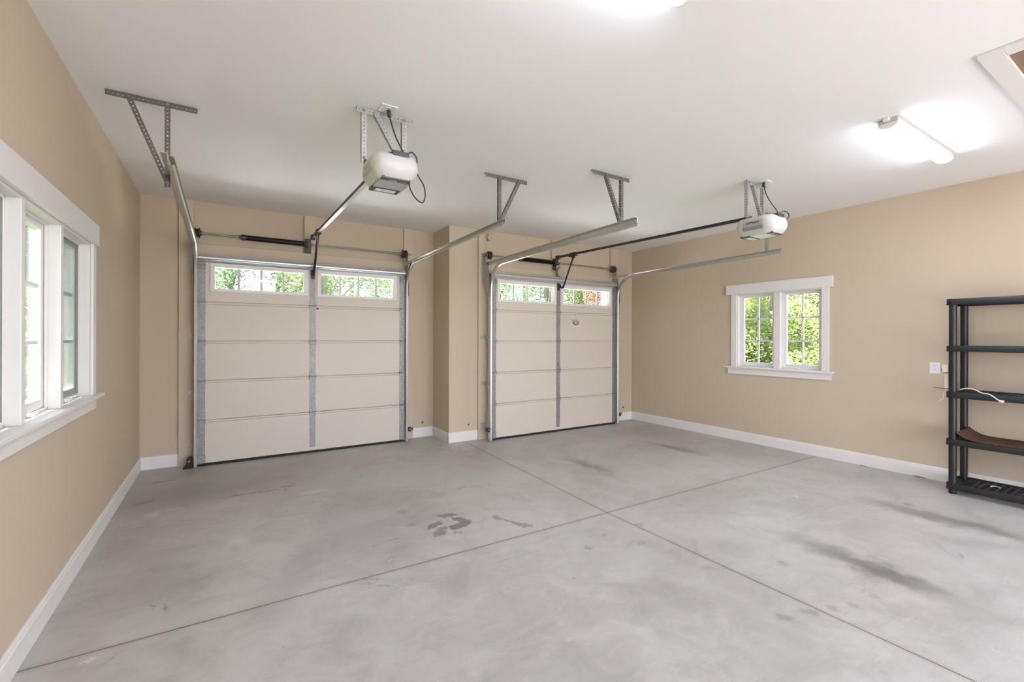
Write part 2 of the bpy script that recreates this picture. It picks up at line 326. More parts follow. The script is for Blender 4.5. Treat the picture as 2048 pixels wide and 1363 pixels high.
def root_loc(o):
    while o.parent: o = o.parent
    return o.location
def obj(name, mb, m, parent=None, bevel=0.0, smooth=False, solid=0.0, label=None):
    me = bpy.data.meshes.new(name)
    if parent is None:
        c = V((0,0,0))
        if name not in ('floor',):
            xs = [p.x for p in mb.v]; ys = [p.y for p in mb.v]; zs = [p.z for p in mb.v]
            c = V(((min(xs)+max(xs))/2, (min(ys)+max(ys))/2, min(zs)))
    else: c = root_loc(parent)
    me.from_pydata([tuple(p-c) for p in mb.v], [], mb.f)
    bm = bmesh.new(); bm.from_mesh(me); bmesh.ops.recalc_face_normals(bm, faces=bm.faces); bm.to_mesh(me); bm.free()
    me.materials.append(m)
    o = bpy.data.objects.new(name, me); COL.objects.link(o)
    if parent is None: o.location = c
    else: o.parent = parent
    if solid:
        md = o.modifiers.new('thickness', 'SOLIDIFY'); md.thickness = solid; md.offset = 0
    if bevel:
        md = o.modifiers.new('bevel', 'BEVEL'); md.width = bevel; md.segments = 2; md.limit_method = 'ANGLE'; md.angle_limit = math.radians(40)
    if smooth:
        for p in me.polygons: p.use_smooth = True
        me.set_sharp_from_angle(angle=math.radians(42))
    if label: o['label'] = label
    return o
def tag(o, label, cat, group=None, kind=None):
    o['label'] = label; o['category'] = cat
    if group: o['group'] = group
    if kind: o['kind'] = kind
    return o
def thing(name, loc, label, cat, group=None, kind=None):
    o = bpy.data.objects.new(name, None); COL.objects.link(o); o.location = loc; o.empty_display_size = 0.1
    return tag(o, label, cat, group, kind)
def struct(o, label, cat): return tag(o, label, cat, kind='structure')

# ------------------------------------------------------------------ shell
T = 0.15
struct(obj('floor', MB().box(XL-T, XR+T, YR-T, Y1+T, -0.12, 0), M['floor']), 'grey stained concrete garage floor with two crossing saw-cut joints', 'floor')
struct(obj('ceiling', MB().box(XL-T, XR+T, YR-T, Y1+T, H, H+0.15), M['ceil']), 'flat white painted garage ceiling', 'ceiling')
WL = (2.40, 4.286, 1.085, 2.155)      # left window opening y0,y1,z0,z1
WR = (2.770, 3.898, 1.085, 2.145)     # right window opening
def wall_x(x0, x1, y0, y1, hole):
    a, b, c, d = hole; c -= 0.012
    return MB().box(x0,x1,y0,a,0,H).box(x0,x1,b,y1,0,H).box(x0,x1,a,b,0,c).box(x0,x1,a,b,d,H)
struct(obj('wall_left', wall_x(XL-T, XL, YR, Y1+T, WL), M['wall']), 'beige side wall with the white triple casement window', 'wall')
struct(obj('wall_right', wall_x(XR, XR+T, YR, Y1+T, WR), M['wall']), 'beige side wall behind the black shelf and around the small double window', 'wall')
O1 = (D1[0]+0.03, D1[1]-0.03, 2.42); O2 = (D2[0]+0.03, D2[1]-0.03, 2.42)
mb = MB().box(XL,O1[0],Y1,Y1+T,0,H).box(O1[1],XP,Y1,Y1+T,0,H).box(O1[0],O1[1],Y1,Y1+T,O1[2],H)
mb.box(XP,XP+T,Y2+T,Y1+T,0,H)
mb.box(XP,O2[0],Y2,Y2+T,0,H).box(O2[1],XR,Y2,Y2+T,0,H).box(O2[0],O2[1],Y2,Y2+T,O2[2],H)
struct(obj('wall_far', mb, M['wall']), 'stepped beige end wall holding both overhead doors', 'wall')
struct(obj('wall_rear', MB().box(XL, 0.5, YR-T, YR, 0, H).box(5.5, XR, YR-T, YR, 0, H).box(0.5, 5.5, YR-T, YR, 2.25, H), M['wall']), 'beige wall opposite the overhead doors, with a wide opening added for daylight fill', 'wall')  # rear opening is added so daylight fills the room from behind the camera

BP = [(0,0),(0.015,0),(0.015,0.108),(0.011,0.116),(0.011,0.128),(0.006,0.140),(0,0.140)]
def bb_prof(nx, ny):
    return nx, ny
def baseboard(mb, p, q, n):       # along the floor from p to q, n = unit vector into the room
    p, q, n = V((*p,0)), V((*q,0)), V((*n,0)); k = len(BP)
    vs = [e + n*a + V((0,0,z)) for e in (p, q) for a, z in BP]
    fs = [tuple(range(k-1,-1,-1)), tuple(range(k,2*k))]+[(i,(i+1)%k,k+(i+1)%k,k+i) for i in range(k)]
    return mb.add(vs, fs)
CB1 = (D1[0]-0.185, 2.383); CB2 = (3.165, 6.012)      # outer edges of the jamb boards
struct(obj('baseboard_left', baseboard(MB(), (XL,YR), (XL,Y1), (1,0)), M['trim']), 'white baseboard under the triple window wall', 'baseboard')
struct(obj('baseboard_right', baseboard(MB(), (XR,YR), (XR,Y2), (-1,0)), M['trim']), 'white baseboard running behind the black shelf', 'baseboard')
mb = MB(); baseboard(mb, (XL,Y1), (CB1[0],Y1), (0,-1)); baseboard(mb, (CB1[1],Y1), (XP,Y1), (0,-1)); baseboard(mb, (XP,Y1), (XP,Y2-0.015), (-1,0))
baseboard(mb, (XP-0.015,Y2), (CB2[0],Y2), (0,-1)); baseboard(mb, (CB2[1],Y2), (XR,Y2), (0,-1))
struct(obj('baseboard_far', mb, M['trim']), 'white baseboard pieces beside and between the overhead doors', 'baseboard')

# jamb boards around the door openings
def jambs(n, F, D, O, Y, cb, head, mid, lab):
    f = Y-0.04; back = F+0.052
    mb = MB().box(cb[0], D[0]-0.045, f, Y, 0, H).box(D[1]+0.03, cb[1], f, Y, 0, H)
    mb.box(D[0]-0.045, O[0], f-0.0, Y, 0, head).box(O[1], D[1]+0.03, f, Y, 0, head).box(O[0], O[1], f, Y, O[2], head)
    mb.box(D[0]+0.008, O[0], back, Y, 0, O[2]).box(O[1], D[1]-0.008, back, Y, 0, O[2]).box(D[0]+0.008, D[1]-0.008, back, Y, O[2], O[2]+0.012)
    mb.box(mid[0], mid[1], f, Y, head, H)
    struct(obj('trim_%d' % n, mb, M['jamb'], bevel=0.002), lab, 'door jamb')
jambs(1, F1, D1, O1, Y1, CB1, 2.598, (0.893, 1.028), 'beige jamb boards framing the wide-window door beside the triple window')
jambs(2, F2, D2, O2, Y2, CB2, 2.572, (4.515, 4.655), 'beige jamb boards framing the door nearer the small double window')

# ------------------------------------------------------------------ windows
def sash_unit(root, xo, sgn, a, b, z0, z1, cols=2, rows=3, scr=False, fw=0.042):
    # xo: plane of the sash room face; sgn: direction outward (+1/-1); a..b along y
    mb = MB(); t = 0.045*sgn
    mb.box(xo, xo+t, a, a+fw, z0, z1).box(xo, xo+t, b-fw, b, z0, z1).box(xo, xo+t, a+fw, b-fw, z0, z0+fw+0.012).box(xo, xo+t, a+fw, b-fw, z1-fw, z1)
    e = 0.008
    mb.box(xo-0.0, xo+t*0.7, a+fw, a+fw+e, z0+fw, z1-fw).box(xo, xo+t*0.7, b-fw-e, b-fw, z0+fw, z1-fw)
    sh = obj('sash', mb, M['vinyl'], root, bevel=0.003)
    mb = MB(); ga, gb, gz0, gz1 = a+fw, b-fw, z0+fw+0.012, z1-fw; x1, x2 = xo+t*0.28, xo+t*0.72
    for k in range(1, cols):
        c = ga+(gb-ga)*k/cols; mb.box(x1, x2, c-0.011, c+0.011, gz0, gz1)
    for k in range(1, rows):
        c = gz0+(gz1-gz0)*k/rows; mb.box(x1, x2, ga, gb, c-0.011, c+0.011)
    obj('muntin', mb, M['vinyl'], sh, bevel=0.002)
    xm = xo+t*0.5
    obj('pane', MB().box(xm-0.002, xm+0.002, ga-0.004, gb+0.004, gz0-0.004, gz1+0.004), M['glass'], sh)
    if scr: obj('insect_screen', MB().box(xo-0.012*sgn, xo-0.0105*sgn, a+0.012, b-0.012, z0+0.012, z1-0.012), M['screen'], root)
def crank(root, x, sgn, y, z):
    mb = MB()
    mb.loft([[(x+sgn*0.0+ -sgn*d*(0.030), y+u*(0.055-0.02*d), z+v) for u, v in ((-1,0),(1,0),(1,0.018-0.006*d),(-1,0.018-0.006*d))] for d in (0,1)])
    mb.bar((x-sgn*0.018, y-0.005, z+0.02), (x-sgn*0.022, y-0.085, z+0.012), 0.012, 0.007)
    mb.lathe((x-sgn*0.022, y-0.085, z+0.006), (0,0,1), [(0,0.007),(0.012,0.008),(0.02,0.006)], 10)
    obj('crank_handle', mb, M['outlet'], root, bevel=0.002, smooth=True)
def window(n, xw, sgn, hole, mulls, head, sill, label, apron, scr):
    y0, y1, z0, z1 = hole; inw = -sgn            # inw: direction into the room
    root = thing('window_%d' % n, (xw, (y0+y1)/2, z0), label, 'window', kind='structure')
    cw = 0.085; th = 0.018
    for a, b in ((y0-cw, y0), (y1, y1+cw)): obj('side_casing', MB().box(xw, xw+inw*th, a, b, z0, z1), M['trim'], root, bevel=0.003)
    obj('head_casing', MB().box(xw, xw+inw*0.026, head[0], head[1], head[2], head[3]), M['trim'], root, bevel=0.003)
    obj('sill', MB().box(xw-inw*0.075, xw+inw*0.05, sill[0], sill[1], z0-0.024, z0), M['trim'], root, bevel=0.005)
    obj('apron', MB().box(xw, xw+inw*0.02, apron[0], apron[1], apron[2], z0-0.024), M['trim'], root, bevel=0.003)
    # lining of the opening
    d = 0.13*sgn
    mb = MB().box(xw, xw+d, y0-0.001, y0+0.015, z0, z1).box(xw, xw+d, y1-0.015, y1+0.001, z0, z1).box(xw, xw+d, y0, y1, z1-0.015, z1+0.001).box(xw+0.075*sgn, xw+d, y0, y1, z0-0.02, z0+0.012)
    # stop beads
    xs = xw+0.052*sgn
    edges = [y0+0.015]+[v for m_ in mulls for v in m_]+[y1-0.015]
    for i in range(0, len(edges), 2):
        a, b = edges[i], edges[i+1]
        mb.box(xs, xs+0.014*sgn, a, a+0.012, z0, z1-0.015).box(xs, xs+0.014*sgn, b-0.012, b, z0, z1-0.015).box(xs, xs+0.014*sgn, a, b, z1-0.027, z1-0.015).box(xs, xs+0.014*sgn, a, b, z0+0.0, z0+0.012)
    obj('jamb_lining', mb, M['trim'], root, bevel=0.002)
    for m_ in mulls:
        obj('mullion', MB().box(xw-sgn*0.002, xw+d, m_[0], m_[1], z0, z1-0.015), M['trim'], root, bevel=0.003)
    for i in range(0, len(edges), 2):
        sash_unit(root, xw+0.068*sgn, sgn, edges[i]+0.002, edges[i+1]-0.002, z0+0.012, z1-0.016, scr=scr[i//2])
        crank(root, xw+0.06*sgn, sgn, (edges[i]+edges[i+1])/2, z0+0.001)
    return root
window(1, XL, -1, WL, [(2.995,3.045),(3.600,3.650)], (2.30,4.427,2.155,2.303), (2.27,4.47), 'white triple casement window with grids and wide flat casing', (2.315,4.368,0.985), (True, False, True))
window(2, XR, 1, WR, [(3.284,3.371)], (2.642,4.058,2.140,2.283), (2.63,4.09), 'small white double casement window with six-pane grids looking onto trees', (2.66,4.032,0.975), (False, False))

# ------------------------------------------------------------------ garage doors
ZS = [0.012, 0.530, 0.990, 1.449, 1.906, 2.440]
def garage_door(n, F, D, wins, cx, label):
    x0, x1 = D; root = thing('door_%d' % n, ((x0+x1)/2, F, 0), label, 'garage door', kind='structure')
    for i in range(5):
        a, b = ZS[i]+0.0035, ZS[i+1]-0.0035
        mb = MB()
        if i < 4: mb.box(x0, x1, F, F+0.05, a, b-0.027).box(x0, x1, F+0.010, F+0.05, b-0.028, b)
        else:
            (wa, wb, wc, wd), (va, vb, vc, vd) = wins; e = 0.02
            mb.box(x0, x1, F, F+0.05, a, wc+e).box(x0, x1, F, F+0.05, wd-e, b)
            mb.box(x0, wa+e, F, F+0.05, wc+e, wd-e).box(wb-e, va+e, F, F+0.05, wc+e, wd-e).box(vb-e, x1, F, F+0.05, wc+e, wd-e)
        if i > 0: mb.box(x0+0.002, x1-0.002, F+0.016, F+0.034, a-0.0066, a+0.004)
        if i < 4: mb.box(x0+0.07, x1-0.07, F-0.005, F+0.012, b-0.021, b)
        if i > 0: mb.box(x0+0.07, x1-0.07, F-0.0015, F+0.002, a, a+0.010)
        sec = obj('panel_section', mb, M['panel'], root, bevel=0.0025)
        st = MB().box(x0-0.002, x0+0.075, F-0.004, F+0.001, a+0.004, b-0.004); st.box(x0-0.006, x0-0.001, F-0.004, F+0.05, a+0.004, b-0.004)
        for k in range(7): st.lathe((x0+0.014, F-0.004, a+0.05+k*(b-a-0.1)/6), (0,-1,0), [(0,0.006),(0.003,0.005)], 8)
        obj('end_stile', st, M['galv'], sec)
        st = MB().box(x1-0.075, x1+0.002, F-0.004, F+0.001, a+0.004, b-0.004); st.box(x1+0.001, x1+0.006, F-0.004, F+0.05, a+0.004, b-0.004)
        for k in range(7): st.lathe((x1-0.014, F-0.004, a+0.05+k*(b-a-0.1)/6), (0,-1,0), [(0,0.006),(0.003,0.005)], 8)
        obj('end_stile', st, M['galv'], sec)
        st = MB().box(cx-0.035, cx+0.035, F-0.005, F+0.001, a+0.004 if i else 0.075, b-0.004)
        for k in range(4): st.lathe((cx, F-0.005, a+0.08+k*(b-a-0.16)/3), (0,-1,0), [(0,0.006),(0.003,0.005)], 8)
        obj('center_stile', st, M['galv'], sec)
        if i == 4:
            for (wa, wb, wc, wd) in wins:
                r = 0.05; mb = MB()
                for yy, y2 in ((F-0.014, F+0.012), (F+0.036, F+0.062)):
                    mb.box(wa, wb, yy, y2, wc, wc+r*0.75).box(wa, wb, yy, y2, wd-r, wd).box(wa, wa+r, yy, y2, wc+r*0.75, wd-r).box(wb-r, wb, yy, y2, wc+r*0.75, wd-r)
                fr = obj('window_frame', mb, M['vinyl'], root, bevel=0.005)
                mb = MB()
                for k in range(1, 4):
                    c = wa+r+(wb-wa-2*r)*k/4; mb.box(c-0.013, c+0.013, F+0.020, F+0.034, wc+r*0.75-0.004, wd-r+0.004)
                obj('muntin', mb, M['vinyl'], fr, bevel=0.002)
                obj('pane', MB().box(wa+r-0.01, wb-r+0.01, F+0.014, F+0.019, wc+0.75*r-0.01, wd-r+0.01), M['glass'], fr)
    # hinges, rollers, brackets
    for i in range(1, 5):
        z = ZS[i]
        for sgn, xe in ((1, x0), (-1, x1)):
            mb = MB().box(xe+sgn*0.004, xe+sgn*0.078, F-0.010, F-0.004, z-0.045, z+0.045)
            mb.box(xe+sgn*0.010, xe+sgn*0.070, F-0.030, F-0.010, z-0.014, z+0.012)
            mb.lathe((xe-sgn*0.002, F-0.024, z), (sgn,0,0), [(0,0.010),(0.082,0.010)], 10)
            mb.lathe((xe+sgn*0.01, F-0.024, z), (-sgn,0,0), [(0,0.005),(0.05,0.005)], 8)
            obj('hinge', mb, M['galv'], root, bevel=0.002, smooth=True)
        mb = MB().box(cx-0.040, cx+0.040, F-0.011, F-0.005, z-0.045, z+0.045)
        mb.lathe((cx-0.044, F-0.018, z), (1,0,0), [(0,0.009),(0.088,0.009)], 10)
        obj('hinge', mb, M['galv'], root, bevel=0.002, smooth=True)
    for sgn, xe in ((1, x0), (-1, x1)):
        mb = MB().box(xe, xe+sgn*0.078, F-0.012, F-0.004, 2.285, 2.365).box(xe+sgn*0.005, xe+sgn*0.07, F-0.04, F-0.012, 2.295, 2.312).box(xe+sgn*0.005, xe+sgn*0.07, F-0.035, F-0.012, 2.330, 2.346)
        mb.lathe((xe+sgn*0.06, F-0.038, 2.33), (-sgn,0,0), [(0,0.006),(0.10,0.006)], 8)
        obj('top_bracket', mb, M['galv'], root, bevel=0.002)
        mb = MB().box(xe, xe+sgn*0.078, F-0.012, F-0.004, 0.03, 0.125).box(xe+sgn*0.002, xe+sgn*0.05, F-0.035, F-0.012, 0.03, 0.045).box(xe, xe+sgn*0.006, F-0.04, F-0.004, 0.03, 0.11)
        obj('bottom_bracket', mb, M['galv'], root, bevel=0.002)
    pr = [(F-0.003,2.462),(F-0.020,2.462),(F-0.024,2.452),(F-0.028,2.440),(F-0.055,2.434),(F-0.064,2.424),(F-0.066,2.412),(F-0.062,2.398),(F-0.050,2.390),(F-0.026,2.384),(F-0.020,2.372),(F-0.003,2.368)]
    obj('top_strut', MB().prism(pr, 'x', x0+0.0, x1-0.0), M['strut'], root, smooth=True)
    obj('bottom_seal', MB().box(x0, x1, F-0.008, F+0.056, 0.0, 0.030), M['rubber'], root, bevel=0.006)
    # bracket for the opener arm
    mb = MB().box(cx-0.022, cx+0.022, F-0.010, F-0.005, 2.25, 2.37).box(cx-0.016, cx-0.012, F-0.05, F-0.01, 2.30, 2.345).box(cx+0.012, cx+0.016, F-0.05, F-0.01, 2.30, 2.345)
    obj('arm_bracket', mb, M['black'], root, bevel=0.001)
    return root
W1 = ((-0.136,0.925,2.027,2.366),(1.032,2.092,2.022,2.372))
W2 = ((3.392,4.492,2.026,2.350),(4.588,5.690,2.020,2.345))
garage_door(1, F1, D1, W1, 0.979, 'cream sectional overhead door nearest the triple window, with two four-pane lights')
garage_door(2, F2, D2, W2, 4.533, 'cream sectional overhead door nearer the small double window, red tree showing through it')

# ------------------------------------------------------------------ torsion shafts
def torsion(F, Y, D, cx, sx, label, spin):
    y = Y-0.115; z = 2.706; x0, x1 = D
    root = thing('torsion_shaft', ((x0+x1)/2, y, z), label, 'torsion spring', 'torsion shafts over the doors')
    obj('shaft', MB().tube([(x0-0.10, y, z), (x1+0.11, y, z)], 0.0125, 12), M['galv'], root, smooth=True)
    prof = []; n = 110; L = sx[1]-sx[0]
    for k in range(n):
        prof += [(L*k/n, 0.0285), (L*(k+0.25)/n, 0.0335), (L*(k+0.6)/n, 0.0335), (L*(k+0.85)/n, 0.0285)]
    obj('spring', MB().lathe((sx[0], y, z), (1,0,0), prof, 16), M['spring'], root, smooth=True)
    mb = MB().lathe((sx[0]-0.055, y, z), (1,0,0), [(0,0.020),(0.02,0.020),(0.022,0.030),(0.035,0.036),(0.055,0.036),(0.075,0.031)], 16)
    mb.box(sx[0]-0.052, sx[0]-0.036, y-0.026, y+0.026, z-0.008, z+0.008); obj('winding_cone', mb, M['drum'], root, smooth=True)
    for sgn, xe in ((1, x0), (-1, x1)):
        pr = [(0,0.018),(0.004,0.058),(0.012,0.060)]+[(0.014+0.005*k+0.0025*j, 0.049 if j else 0.045) for k in range(6) for j in (0,1)]+[(0.048,0.060),(0.056,0.060),(0.060,0.030),(0.075,0.026)]
        obj('cable_drum', MB().lathe((xe-sgn*0.035, y, z), (sgn,0,0), pr, 24), M['drum'], root, smooth=True)
        obj('lift_cable', MB().tube([(xe-sgn*0.012, y-0.052, z), (xe-sgn*0.012, F-0.02, 2.0), (xe-sgn*0.010, F-0.02, 0.10)], 0.0018, 6), M['galv'], root)
    mb = MB().box(sx[1]+0.004, sx[1]+0.012, y-0.045, Y-0.04, z-0.045, z+0.045).box(sx[1]-0.02, sx[1]+0.06, Y-0.046, Y-0.04, z-0.11, z+0.08)
    mb.lathe((sx[1]-0.035, y, z), (1,0,0), [(0,0.031),(0.02,0.036),(0.037,0.040),(0.040,0.046),(0.046,0.046)], 16)
    mb.box(sx[1]+0.012, sx[1]+0.05, y-0.03, y-0.022, z-0.04, z+0.01)
    obj('anchor_bracket', mb, M['drum'], root, bevel=0.002)
torsion(F1, Y1, D1, 0.979, (0.21, 0.915), 'black torsion spring on its shaft above the overhead door nearest the triple window', 1)
torsion(F2, Y2, D2, 4.533, (3.86, 4.535), 'black torsion spring on its shaft above the overhead door nearer the shelf', 1)

# ------------------------------------------------------------------ tracks
def track(F, Y, x, inn, yend, zend, label, flagx, seen_out, jz=()):
    # inn: +1/-1 direction from the track to the middle of its door
    yv = F-0.024; R = 0.36; zh = 2.552
    root = thing('door_track', (x, yv, 0), label, 'door track', 'galvanized door tracks')
    prof = [(0.030*inn,0.024),(0.022*inn,0.0275),(0,0.0265),(0,-0.0265),(0.020*inn,-0.0285),(0.030*inn,-0.021)]
    ref = (1,0,0)
    obj('vertical_rail', MB().sweep(prof, [(x,yv,0.005),(x,yv,1.0),(x,yv,2.098)], closed=False, ref=ref), M['track'], root, solid=0.0025)
    path = [(x,yv,2.10),(x,yv,zh-R)]
    for k in range(1, 13):
        t = PI/2*k/12; path.append((x, yv-R*(1-math.cos(t)), zh-R+R*math.sin(t)))
    yb = yv-R; 
    for k in (0.33,0.66,1.0): path.append((x, yb+(yend-yb)*k, zh+(zend-zh)*k))
    obj('curved_rail', MB().sweep(prof, path, closed=False, ref=ref), M['track'], root, solid=0.0025)
    # stiffening angle along the outside, from the wall to the rail end
    o = -inn*0.004
    def zat(yy): return zh+(zend-zh)*(yb-yy)/(yb-yend)
    ya = Y-0.05; yz = yend
    mb = MB()
    p0, p1 = V((x+o, ya, zat(yb)+0.014)), V((x+o, yz, zend+0.020))
    mb.bar(p0, p1, 0.003, 0.046); mb.bar(p0+V((o*4.5,0,0.022)), p1+V((o*4.5,0,0.022)), 0.036, 0.003)
    obj('support_angle', mb, M['track'], root)
    # flag bracket up to the shaft bearing
    mb = MB(); zt = 2.742
    mb.add([(x+o-inn*0.012, yy, zz) for yy, zz in ((Y-0.041,2.28),(Y-0.041,zt),(Y-0.150,zt),(Y-0.150,2.60),(yv+0.006,2.46),(yv-0.028,2.20),(yv-0.028,2.10),(yv+0.02,2.10))], [tuple(range(8))])
    mb.add([(x+o-inn*(0.012+d), Y-0.0415, zz) for d, zz in ((0,2.28),(0,zt),(0.036,zt),(0.036,2.28))], [(0,1,2,3)])
    obj('flag_bracket', mb, M['angle2'], root, solid=0.003)
    mb = MB().lathe((x+o-inn*0.022, Y-0.115, 2.706), (inn,0,0), [(0,0.026),(0.018,0.026)], 16); obj('bearing', mb, M['drum'], root, smooth=True)
    for z in jz:
        mb = MB().box(x-inn*0.002, x-inn*0.060, Y-0.045, Y-0.040, z-0.028, z+0.028).box(x-inn*0.002, x-inn*0.006, yv, Y-0.041, z-0.024, z+0.024)
        mb.lathe((x-inn*0.03, Y-0.045, z), (0,-1,0), [(0,0.009),(0.006,0.009)], 8); obj('jamb_bracket', mb, M['angle2'], root)
    for z in (0.3, 2.03): 
        obj('track_bolt', MB().lathe((x+inn*0.001, yv, z), (inn,0,0), [(0,0.009),(0.004,0.008)], 10), M['galv'], root)
TX = {'a': D1[0]-0.030, 'b': D1[1]+0.034, 'c': D2[0]-0.042, 'd': D2[1]+0.040}
track(F1, Y1, TX['a'], 1, 3.42, 2.562, 'galvanized track closest to the triple window, one overhead door side', 0, 0, (0.22, 0.85, 1.5))
track(F1, Y1, TX['b'], -1, 3.66, 2.590, 'galvanized track curving in front of the wall step between the two overhead doors', 0, 0, (0.22, 0.85, 1.5))
track(F2, Y2, TX['c'], 1, 2.96, 2.578, 'galvanized track just past the wall step, its horizontal rail seen from outside', 0, 1, (0.217, 0.823, 1.5))
track(F2, Y2, TX['d'], -1, 2.99, 2.578, 'galvanized track ending in front of the beige side wall above the small double window', 0, 0, (0.22, 0.85, 1.5))

# ------------------------------------------------------------------ perforated hangers
def hanger(x, y, ztop_x, zb, dx, label, m='angle', w=0.031):
    # ztop_x: ends of the ceiling angle; dx: x of the top of the diagonal
    root = thing('track_hanger', (x, y, H), label, 'hanger', 'perforated track hangers')
    zc = H-0.002
    obj('ceiling_angle', MB().angle((ztop_x[0], y, zc), (ztop_x[1], y, zc), (0,0,-1), (0,1,0), 0.036), M[m], root)
    obj('drop_angle', MB().angle((x-w/2, y-0.004, H-0.012), (x-w/2, y-0.004, zb), (1,0,0), (0,1,0), w), M[m], root)
    a = V((dx, y-0.008, H-0.020)); b = V((x, y-0.008, zb+0.035)); d = (b-a).normalized(); s_ = V((d.z,0,-d.x))
    if s_.x < 0: s_ = -s_
    obj('diagonal_angle', MB().angle(a-s_*w/2, b-s_*w/2, s_, (0,1,0), w), M[m], root)
    for px, pz in ((x, H-0.022), (dx, H-0.022), (x, zb+0.03)): obj('bolt', MB().lathe((px, y-0.010, pz), (0,-1,0), [(0,0.010),(0.007,0.009)], 6), M['galv'], root)
hanger(-0.325, 3.87, (-0.649,-0.158), 2.515, -0.53, 'dark perforated metal hanger closest to the triple window, wide ceiling bar with a long diagonal')
hanger(2.296, 3.85, (2.137,2.618), 2.585, 2.525, 'dark perforated hanger whose diagonal leans toward the shelf, over the wall step')
hanger(3.34, 3.235, (2.953,3.441), 2.575, 3.125, 'dark perforated hanger between the two motor units, diagonal leaning toward the triple window')
hanger(TX['d']+0.0, 3.16, (5.73,5.93), 2.575, 5.905, 'perforated hanger half hidden behind the motor unit near the beige side wall', m='angle2', w=0.026)

# ------------------------------------------------------------------ openers
def plan(hx, hy, tx, ty, n=5):
    # octagon-like plan with rounded tapered ends: returns points around
    pts = []
    right = [(hx, -hy), (hx, hy)]
    def bez(p0, p1, p2, k): 
        return [((1-t)**2*p0[0]+2*t*(1-t)*p1[0]+t*t*p2[0], (1-t)**2*p0[1]+2*t*(1-t)*p1[1]+t*t*p2[1]) for t in [i/k for i in range(k+1)]]
    pts += bez((hx,hy),(hx,hy+(ty-hy)*0.55),(tx,ty),n)
    pts += bez((-tx,ty),(-hx,hy+(ty-hy)*0.55),(-hx,hy),n)
    pts += bez((-hx,-hy),(-hx,-hy-(ty-hy)*0.55),(-tx,-ty),n)
    pts += bez((tx,-ty),(hx,-hy-(ty-hy)*0.55),(hx,-hy),n)
    return pts
def opener(cx, cy, zt, zb, label, railend, trolley_y, railz, logo, cord, chain):
    root = thing('garage_opener', (cx, cy, zb), label, 'garage door opener', 'ceiling-hung door openers')
    def ring(k, z, ky=None): return [(cx+u*k, cy+v*(ky or k), z) for u, v in plan(0.155, 0.110, 0.105, 0.200)]
    h = zt-zb
    rings = [ring(0.66,zb+0.004,0.74), ring(0.72,zb,0.80), ring(0.80,zb+0.012,0.86), ring(0.95,zb+h*0.30,0.965), ring(1.0,zb+h*0.45), ring(1.0,zt-0.062,1.0), ring(0.995,zt-0.030,0.955), ring(0.985,zt-0.008,0.89), ring(0.955,zt,0.84)]
    obj('housing', MB().loft(rings), M['opener'], root, smooth=True)
    # flat side panels
    for sg in (-1, 1):
        x = cx+sg*0.1565
        mb = MB().add([(x, cy-0.098, zb+h*0.46),(x, cy+0.098, zb+h*0.46),(x, cy+0.098, zt-0.034),(x, cy-0.098, zt-0.034),(x-sg*0.010, cy-0.098, zb+h*0.30),(x-sg*0.010, cy+0.098, zb+h*0.30)], [(0,1,2,3),(4,5,1,0)])
        sp = obj('side_panel', mb, M['opener2'], root, solid=0.003)
        if sg == -1:
            mb = MB()
            for k in range(2): mb.box(x-0.003, x-0.001, cy-0.02+0.03*k, cy+0.0+0.03*k+0.025, zb+h*0.62, zb+h*0.635)
            mb.box(x-0.003, x-0.001, cy-0.05, cy-0.035, zb+h*0.5, zb+h*0.53)
            if not logo: obj('vent_slot', mb, M['greyplastic'], sp)
            else:
                cu = bpy.data.curves.new('lettering', 'FONT'); cu.body = 'LiftMaster'; cu.size = 0.034; cu.align_x = 'CENTER'; cu.extrude = 0.0006
                tmp = bpy.data.objects.new('lettering', cu); COL.objects.link(tmp)
                dg = bpy.context.evaluated_depsgraph_get(); me = bpy.data.meshes.new_from_object(tmp.evaluated_get(dg)); bpy.data.objects.remove(tmp)
                to = bpy.data.objects.new('lettering', me); COL.objects.link(to); me.materials.clear(); me.materials.append(M['slot'])
                to.parent = sp; to.location = (-0.1595, -0.002, h*0.62); to.rotation_euler = (PI/2, 0, -PI/2); to['label'] = 'small dark maker name on the side'
                dk = MB().add([(x-0.0045, cy-0.1, zb+h*0.45),(x-0.0045, cy+0.1, zb+h*0.45),(x+0.008, cy+0.1, zb+h*0.26),(x+0.008, cy-0.1, zb+h*0.26)], [(0,1,2,3)])
                obj('vent_slot', dk, M['greyplastic'], sp, solid=0.003)
    # underside: control panel at the back, translucent middle, lamp bay in front
    zc = zb-0.001
    mb = MB().box(cx-0.098, cx+0.092, cy-0.163, cy-0.108, zc-0.006, zc+0.01)
    cp = obj('control_panel', mb, M['darkplastic'], root, bevel=0.003)
    mb = MB().box(cx-0.045, cx+0.005, cy-0.148, cy-0.122, zc-0.009, zc-0.005)
    for k in range(3): mb.box(cx+0.025+k*0.018, cx+0.037+k*0.018, cy-0.140, cy-0.128, zc-0.009, zc-0.005)
    obj('button_strip', mb, M['greyplastic'], cp, bevel=0.001)
    obj('underside_cover', MB().box(cx-0.100, cx+0.095, cy-0.104, cy+0.055, zc-0.005, zc+0.01), M['lensw'] if logo else M['lens'], root, bevel=0.003)
    lb = obj('lamp_bay', MB().box(cx-0.104, cx+0.099, cy+0.060, cy+0.155, zc-0.007, zc+0.01), M['darkplastic'], root, bevel=0.004)
    mb = MB().box(cx-0.075, cx+0.07, cy+0.078, cy+0.132, zc-0.0095, zc-0.006)
    obj('lamp_lens', mb, M['chrome'] if not logo else M['lensw'], lb, bevel=0.002)
    for k in range(3): obj('lamp_bulb', MB().lathe((cx-0.05+k*0.05, cy+0.105, zc-0.008), (0,0,-1), [(0,0.018),(0.004,0.012),(0.006,0.001)], 12), M['lensw'], lb, smooth=True)
